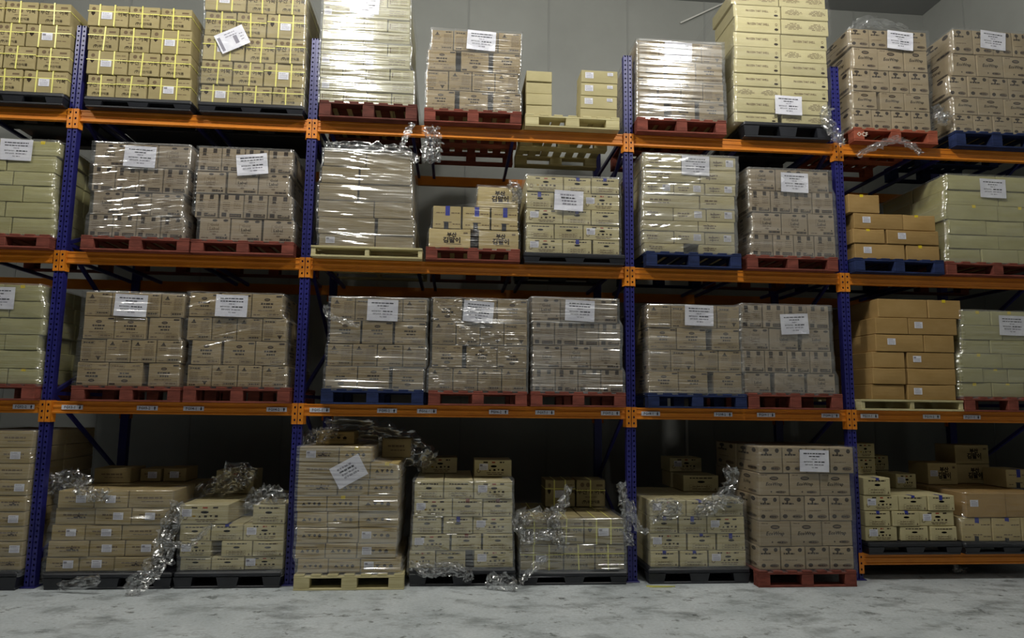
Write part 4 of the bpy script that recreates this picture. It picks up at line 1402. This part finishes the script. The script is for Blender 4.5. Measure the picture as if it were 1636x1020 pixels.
# label, width, crumple, path in metres
LOOSE = [
    ('clear film flap standing up on top of ninth top-shelf load', 0.12, 0.03, [(4.287, -0.03, 5.804), (4.425, -0.03, 5.937), (4.642, -0.03, 5.928), (4.93, -0.03, 5.872)]),
    ('thin twist of clear film hanging below third top-shelf gap', 0.06, 0.02, [(-0.466, -0.09, 4.509), (-0.513, -0.09, 4.42), (-0.554, -0.09, 4.32), (-0.582, -0.09, 4.214)]),
    ('bunched clear film hanging from the red pallet, top-shelf fifth load', 0.17, 0.05, [(-0.282, -0.1, 4.473), (-0.272, -0.1, 4.329), (-0.281, -0.1, 4.197), (-0.266, -0.1, 4.1)]),
    ('crumpled clear film over the top of the right-hand blue post', 0.11, 0.05, [(3.894, -0.14, 4.869), (3.861, -0.14, 4.756), (3.911, -0.14, 4.641), (3.989, -0.14, 4.527), (4.049, -0.14, 4.481)]),
    ('loop of clear film drooping from orange-red pallet over the beam', 0.07, 0.03, [(4.2, -0.13, 4.354), (4.337, -0.13, 4.429), (4.494, -0.13, 4.498), (4.637, -0.13, 4.546), (4.776, -0.13, 4.511), (4.857, -0.13, 4.459), (4.91, -0.13, 4.399)]),
    ('knot of clear film at top corner of the lettered roll cartons', 0.09, 0.05, [(0.506, -0.1, 3.896), (0.57, -0.1, 3.873), (0.609, -0.1, 3.809), (0.584, -0.1, 3.717)]),
    ('tuft of clear film at left edge of lower-shelf fourth load', 0.05, 0.025, [(-1.244, -0.1, 2.628), (-1.235, -0.1, 2.555), (-1.185, -0.1, 2.513), (-1.065, -0.1, 2.473), (-0.92, -0.1, 2.427)]),
    ('crumpled clear film behind the leftmost blue post at floor level', 0.15, 0.06, [(-3.796, 0.12, 0.853), (-3.718, 0.12, 0.916), (-3.609, 0.12, 0.951), (-3.496, 0.12, 0.94), (-3.42, 0.12, 0.9)]),
    ('torn clear film over top row of second floor-level load', 0.1, 0.05, [(-3.396, -0.1, 0.897), (-3.294, -0.1, 0.852), (-3.184, -0.1, 0.83), (-3.097, -0.1, 0.841)]),
    ('long torn film tail trailing onto floor beside second floor-level load', 0.16, 0.05, [(-2.505, -0.08, 0.772), (-2.529, -0.09, 0.617), (-2.596, -0.1, 0.441), (-2.568, -0.12, 0.318), (-2.631, -0.2, 0.211), (-2.696, -0.28, 0.113), (-2.788, -0.32, 0.035)]),
    ('clear film flap stretched across third floor-level load front', 0.05, 0.03, [(-2.628, -0.1, 0.43), (-2.494, -0.1, 0.396), (-2.361, -0.1, 0.385), (-2.288, -0.1, 0.462), (-2.173, -0.1, 0.573)]),
    ('crumpled clear film heap atop third floor-level load right end', 0.13, 0.06, [(-1.897, 0.0, 0.704), (-1.833, 0.0, 0.796), (-1.737, 0.0, 0.83), (-1.622, 0.0, 0.819), (-1.556, 0.0, 0.773)]),
    ('thin clear film veil rising behind the third floor-level load', 0.22, 0.06, [(-2.625, 0.5, 0.705), (-2.447, 0.5, 0.767), (-2.241, 0.5, 0.89), (-2.125, 0.5, 1.002), (-1.996, 0.5, 0.903)]),
    ('loose clear film bunched on top of tall floor-level pale-pallet load', 0.13, 0.05, [(-1.469, 0.3, 1.262), (-1.387, 0.3, 1.343), (-1.266, 0.3, 1.381), (-1.132, 0.3, 1.406)]),
    ('clear film sheet sagging behind tall floor-level pale-pallet load', 0.3, 0.05, [(-1.303, 0.5, 1.41), (-0.985, 0.5, 1.4), (-0.662, 0.5, 1.307), (-0.402, 0.5, 1.2), (-0.205, 0.5, 1.073)]),
    ('torn clear film skirt hanging over black pallet of fifth floor load', 0.1, 0.05, [(-0.367, -0.1, 0.189), (-0.192, -0.1, 0.148), (-0.018, -0.1, 0.169), (0.141, -0.1, 0.14), (0.189, -0.1, 0.066)]),
    ('shiny scrap of clear film lying on floor by fifth load', 0.14, 0.05, [(0.348, -0.2, 0.094), (0.473, -0.25, 0.066), (0.607, -0.3, 0.05)]),
    ('bunched clear film on left front of strapped floor-level load', 0.1, 0.06, [(1.124, -0.1, 0.917), (1.064, -0.1, 0.752), (0.955, -0.1, 0.659), (0.774, -0.1, 0.659), (0.643, -0.1, 0.613), (0.668, -0.1, 0.497), (0.776, -0.1, 0.45), (0.986, -0.1, 0.484)]),
    ('clear film drape down centre of strapped floor-level load', 0.12, 0.05, [(0.955, -0.1, 0.699), (0.98, -0.1, 0.554), (1.035, -0.1, 0.438), (1.053, -0.1, 0.345)]),
    ('twisted film tail from strapped floor-level load to the floor', 0.06, 0.03, [(0.933, -0.1, 0.265), (0.823, -0.12, 0.202), (0.731, -0.16, 0.121), (0.661, -0.22, 0.052)]),
    ('bunched clear film caught on the middle blue post near floor', 0.09, 0.05, [(1.645, -0.08, 0.951), (1.668, -0.08, 0.797), (1.711, -0.08, 0.678), (1.697, -0.08, 0.513), (1.726, -0.08, 0.361)]),
    ('clear film streamer between middle blue post and seventh floor load', 0.06, 0.03, [(1.748, -0.06, 0.782), (1.783, -0.06, 0.604), (1.832, -0.06, 0.509), (1.918, -0.06, 0.486)]),
    ('crumpled clear film spilling over top right of seventh floor load', 0.11, 0.06, [(2.7, -0.09, 1.1), (2.76, -0.09, 0.997), (2.661, -0.09, 0.846), (2.532, -0.09, 0.739), (2.386, -0.09, 0.667)]),
    ('clear film fold along top edge of seventh floor load', 0.09, 0.05, [(1.938, -0.09, 0.739), (2.062, -0.09, 0.762), (2.218, -0.09, 0.715), (2.06, -0.09, 0.644), (1.948, -0.09, 0.609)]),
    ('rolled film lip along upper right edge of seventh floor load', 0.06, 0.03, [(2.442, -0.08, 0.767), (2.632, -0.08, 0.815), (2.79, -0.08, 0.797), (2.859, -0.08, 0.761)]),
    ('clear film scraps under black pallet beside leftmost blue post', 0.09, 0.04, [(-3.441, -0.15, 0.056), (-3.258, -0.2, 0.078), (-3.053, -0.25, 0.13)]),
    ('pale crumpled film scrap on dark floor beneath low orange beam', 0.09, 0.03, [(5.255, 0.25, 0.063), (5.308, 0.25, 0.025), (5.395, 0.25, 0.012)]),
    ('clear film wisp on the left corner of lettered box load', 0.1, 0.05, [(5.191, -0.09, 4.97), (5.164, -0.09, 4.898), (5.224, -0.09, 4.829), (5.314, -0.09, 4.876)]),
    ('pale film edge draped over top of upper-shelf kraft load', 0.09, 0.03, [(-1.329, -0.06, 4.251), (-1.082, -0.06, 4.242), (-0.772, -0.06, 4.237), (-0.521, -0.06, 4.208), (-0.406, -0.06, 4.121)]),
]


# ---------------------------------------------------------------- the loads, place by place
ORD = ['first', 'second', 'third', 'fourth', 'fifth', 'sixth', 'seventh', 'eighth', 'ninth', 'tenth', 'eleventh']
SHELF = {'1': 'top-shelf', '2': 'upper-shelf', '3': 'lower-shelf', '4': 'floor-level'}
PAL_WORD = {'red': 'red painted wooden pallet', 'maroon': 'dark brown wooden pallet', 'orange': 'orange-red wooden pallet', 'blue': 'blue painted wooden pallet',
            'pale': 'pale new wooden block pallet', 'open': 'pale open-sided wooden pallet', 'black': 'black plastic pallet'}


def base_z(lid):
    if lid in ('T4_8', 'T4_9'):
        return .258
    return {'1': BEAM_Z[2], '2': BEAM_Z[1], '3': BEAM_Z[0], '4': -.095}[lid[1]] + .095


def place_name(lid):
    return '%s %s load' % (SHELF[lid[1]], ORD[int(lid[3:])])


def row_word(i):
    return 'bottom row' if i == 0 else '%s row up' % ORD[i]


def col_word(i, n):
    if n == 1:
        return 'single carton'
    return 'leftmost' if i == 0 else 'rightmost' if i == n - 1 else '%s from left' % ORD[i]


TOPS = {}
LAST_X = {}
FRONT = {}
for li, (lid, Y, ph, (pt, px0, px1), film, rows) in enumerate(LOADS):
    cx = (px0 + px1) / 2
    bay = max(i for i in range(5) if UX[i] < cx)
    lo, hi = UX[bay] + .058, UX[bay + 1] - .058
    z0 = base_z(lid)
    ph = min(max(ph, .11), .175)
    pn = place_name(lid)
    grp = 'cartons of the ' + pn
    if pt == 'pale' and lid in ('T2_3', 'T3_8'):
        pt = 'open'
    px0 = max(px0, LAST_X.get(lid[:2], -99) + .012)
    LAST_X[lid[:2]] = px1
    pallet(pt, max(px0, lo), min(px1, hi), Y - .05, z0, ph, '%s under the %s' % (PAL_WORD[pt], pn), 'pallets')
    if lid[1] != '4':
        for fb in bpy.data.objects:
            if fb.get('category') == 'beam' and 'front' in fb['label'] and abs(fb.location.z - (z0 - .095)) < .01 and abs(fb.location.x - UX[bay] - .05) < .01:
                for sx in (-.44, .44):
                    sb = MB(); sb.box(-.016, .016, .05, RACK_D - .06, .06, .094, 'steel_blue')
                    sb.build('support_bar', fb, False, (cx + sx * (px1 - px0) - fb.location.x, 0, 0))
    z = z0 + ph
    side = 1 if cx < -.15 else -1 if cx > .25 else 0
    ext = []
    nrow = len(rows)
    for ri, (h, boxes) in enumerate(rows):
        bx = []
        for a, b, c in boxes:
            a, b = max(a, lo), min(b, hi)
            if lid == 'T3_9' and ri >= 3:
                a = max(a, 5.305)
            if b - a > .05:
                bx.append((a, b, c))
        n = len(bx)
        for bi, (a, b, c) in enumerate(bx):
            desc = KIND[c[:2]][4]
            if '@' in c:
                desc += ' and sticker' if ' with ' in desc else ' with sticker'
            if c[2:3] == 'b':
                desc = 'blue-taped ' + desc
            elif c[2:3] in ('t', 'y'):
                desc = 'yellow-taped ' + desc
            elif c[2:3] == 'r':
                desc = 'red-taped ' + desc
            y = Y + random.uniform(-.006, .012)
            lab = '%s, %s, %s, %s' % (desc, row_word(ri), col_word(bi, n), pn)
            carton(c, a, b, z, h, y, lab, grp)
            # cartons behind showing at ends or tops, plus unseen rows added to block light
            end = (side == 1 and bi == n - 1) or (side == -1 and bi == 0)
            is_top = lid[1] == '4' and (ri == nrow - 1 or (lid == 'T4_3' and ri >= nrow - 2) or (lid == 'T4_8' and ri == nrow - 2))
            if lid != 'T1_7' and (end or is_top or ri in (0, nrow - 1)):
                lab2 = '%s, %s, %s, second deep, %s' % (KIND[c[:2]][4].replace(' with sticker', ''), row_word(ri), col_word(bi, n), pn)
                carton(c[:2] if c[:2] not in ('bw', 'pl', 'st') else {'bw': 'bs', 'pl': 'ps', 'st': 'sn'}[c[:2]], a, b, z, h, Y + .566 + random.uniform(-.003, .003), lab2, grp, detail=(end or is_top) and c[:2] in ('bs', 'bw'))
        ext.append((z, z + h, bx[0][0], bx[-1][1]))
        z += h
    TOPS[lid] = z
    FRONT[lid] = Y
    if film:
        zl = z0 + ph - (.05 if pt == 'black' else .02)
        film_wrap(ext, Y - .012, Y + 1.1, zl, film, 'clear stretch film wrapped round the %s' % pn, 'stretch film round loads', li * 3.7 + 1, {'T3_4': .75, 'T3_7': .6, 'T2_6': -.45, 'T4_4': .55, 'T2_1': -.2, 'T3_2': -.25, 'T2_3': .15}.get(lid, 0.0), {'1': 1.0, '2': 1.15, '3': 1.7, '4': 2.0}[lid[1]])

# the sparse load: two short columns of plain cartons on a pale pallet
pn = 'top-shelf sixth load'
zb = BEAM_Z[2] + .095
pallet('pale', .672, 1.657, -.1, zb, .135, 'pale new wooden block pallet under the %s' % pn, 'pallets')
z = zb + .135
for i, h in enumerate((.118, .128, .128, .118)):
    for dp in (0, 1):  # second stack behind added to block lamp light from the back wall
        carton('kp', .682, .958, z, h, -.04 + .56 * dp + random.uniform(-.01, .01), 'pale buff carton, %s of the short left stack, %s%s' % (row_word(i), 'added behind, ' if dp else '', pn), 'cartons of the ' + pn, k=0).rotation_euler.z = -.03 + .012 * i
    z += h
z = zb + .135
for i, h in enumerate((.11, .142, .142, .142)):
    c = carton('kp' if i == 0 else 'kp@.22', 1.25 + .004 * i, 1.645 + .004 * i, z, h, -.04, 'pale buff carton, %s of the taller right stack, %s' % (row_word(i), pn), 'cartons of the ' + pn, depth=.26, k=0)
    if i:
        link('sticker', sticker_mesh(2, .06, .035), c, (.115, -.004, .1))
    z += h

# part-used cartons standing on the backs of the floor-level loads
BACK = [
    ('hw@.25', .226, .615, .35, TOPS['T4_4'], .172, 'cream carton with sticker standing behind top of floor-level fifth load'),
    ('hw', -.32, .06, .7, TOPS['T4_4'], .165, 'dim cream carton at left back of floor-level fifth load'),
    ('bw', 1.0, 1.335, .69, TOPS['T4_5'], .29, 'strapped carton standing left at back of floor-level sixth load'),
    ('bs', 1.34, 1.665, .69, TOPS['T4_5'], .29, 'strapped carton standing right at back of floor-level sixth load'),
    ('hn', 2.5, 2.9, .62, TOPS['T4_6'], .175, 'cream carton lying on back of floor-level seventh load'),
    ('hw@.25', 2.48, 2.86, .99, TOPS['T4_6'], .175, 'rear lower cream carton at back of floor-level seventh load'),
    ('hw@.25', 2.47, 2.85, .99, TOPS['T4_6'] + .175, .16, 'rear upper cream carton at back of floor-level seventh load'),
    ('hw@.25', 4.86, 5.1, .52, TOPS['T4_8'] - .175, .16, 'cream carton with sticker on top of floor-level ninth load'),
    ('hn', 4.45, 4.69, .6, TOPS['T4_8'] - .175, .15, 'lowest of three stacked cream cartons behind floor-level ninth load'),
    ('hw', 4.45, 4.69, .6, TOPS['T4_8'] - .025, .175, 'middle of three stacked cream cartons behind floor-level ninth load'),
    ('hw', 4.45, 4.69, .6, TOPS['T4_8'] + .15, .16, 'topmost of three stacked cream cartons behind floor-level ninth load'),
    ('hw', 4.8, 5.04, .9, TOPS['T4_8'] - .175, .16, 'dim cream carton low at back right of floor-level ninth load'),
    ('hw', 4.8, 5.04, .9, TOPS['T4_8'] - .015, .17, 'dim cream carton stacked at back right of floor-level ninth load'),
    ('ka@.2', 5.35, 5.71, .68, TOPS['T4_9'], .24, 'kraft carton with sticker on back of floor-level tenth load'),
    ('ka', 5.78, 6.2, .8, TOPS['T4_9'], .22, 'dark kraft carton under another at rear of floor-level tenth load'),
    ('ka', 5.78, 6.2, .8, TOPS['T4_9'] + .22, .22, 'topmost dark kraft carton at rear of floor-level tenth load'),
    ('kb', 6.02, 6.3, .36, TOPS['T4_9'], .2, 'orange-tan taped carton on right end of floor-level tenth load'),
    ('mk', -3.57, -3.21, .55, TOPS['T4_1'], .15, 'dark tan carton behind the top row, floor-level second load'),
    ('mk@.6', -3.19, -2.98, .7, TOPS['T4_1'], .13, 'small tan carton with sticker, back middle of floor-level second load'),
    ('mk@.5', -2.96, -2.73, .7, TOPS['T4_1'], .14, 'small tan carton with sticker, back right of floor-level second load'),
    ('hw', -2.44, -2.05, .72, TOPS['T4_2'], .24, 'dim cream carton standing at back of floor-level third load'),
    ('ic', -1.36, -.98, .3, TOPS['T4_3'], .13, 'tan carton laid flat behind front cartons atop floor-level fourth load'),
    ('mk', -.72, -.42, .45, TOPS['T4_3'] - .14, .2, 'tan film-covered carton at right back of floor-level fourth load'),
]
for c, a, b, y, zz_, h, lab in BACK:
    carton(c, a, b, zz_, h, y, lab, 'cartons left on top of floor-level loads', depth=.34)

SHEETS = [('T1_2',-2.293,5.309,28), ('T1_3',-0.997,5.781,-2), ('T1_4',0.209,5.442,-3), ('T1_6',2.307,5.450,-2), ('T1_7',3.495,4.902,-1), ('T1_8',4.799,5.713,-4), ('T1_9',5.904,5.789,-5), ('T2_0',-4.242,4.073,-1), ('T2_1',-3.087,4.048,-2), ('T2_2',-2.023,4.014,7), ('T2_5',1.128,3.764,-2), ('T2_6',2.467,4.197,-1), ('T2_7',3.527,4.049,-1), ('T2_9',5.767,4.079,-1), ('T3_0',-4.264,2.630,0), ('T3_1',-3.059,2.585,-2), ('T3_2',-2.135,2.604,-1), ('T3_3',-0.706,2.597,-1), ('T3_4',0.229,2.602,-4), ('T3_5',1.241,2.635,-2), ('T3_6',2.464,2.615,-1), ('T3_7',3.466,2.549,3), ('T3_9',5.865,2.586,-1), ('T4_3',-0.954,1.059,29), ('T4_7',3.534,1.183,-1)]
UNDER = {'T1_3', 'T1_6', 'T2_0', 'T2_6', 'T2_9', 'T3_0', 'T3_3', 'T3_9', 'T1_9'}      # sheets held beneath the film
for i, (lid, x, z, rot) in enumerate(SHEETS):
    style = 'code' if lid == 'T1_2' else 'hand' if lid in ('T4_3', 'T2_5') else 'notice'
    word = {'code': 'tilted white sheet with grey code blocks', 'hand': 'creased white handwritten sheet', 'notice': 'white printed batch notice'}[style]
    y = FRONT[lid] - (.0085 if lid in UNDER else .026)
    sheet(x, z, y, rot, '%s %s the %s' % (word, 'under film on' if lid in UNDER else 'stuck on', place_name(lid)), style, i + 1)

for i, (lab, w, cr, pts) in enumerate(LOOSE):
    loose_film(lab, w, cr, pts, i * 5.3 + 2)

# small things lying about
mb = MB()
for k in range(3):
    mb.bar((1.86 + .02 * k, -.17 - .03 * k, .006 + .003 * k), (2.06 + .03 * k, -.2 - .012 * k, .008 + .003 * k), .012, .003, 'strap_yellow')
tag(mb.build('strap_offcut'), 'yellow strap offcuts on floor beside the third blue upright', 'strap')
mb = MB()
f = Face(mb, .12, .06, lambda u, v, l: (u, -l, v), random)
f.text('OCF', 0, 0, .8, 'stencil_white', 0, .02, 1.0)
for o in bpy.data.objects:
    if o.name.startswith('orange_wood_pallet'):
        s = mb.build('stencil', o, False, (-.385, -.004, .075))
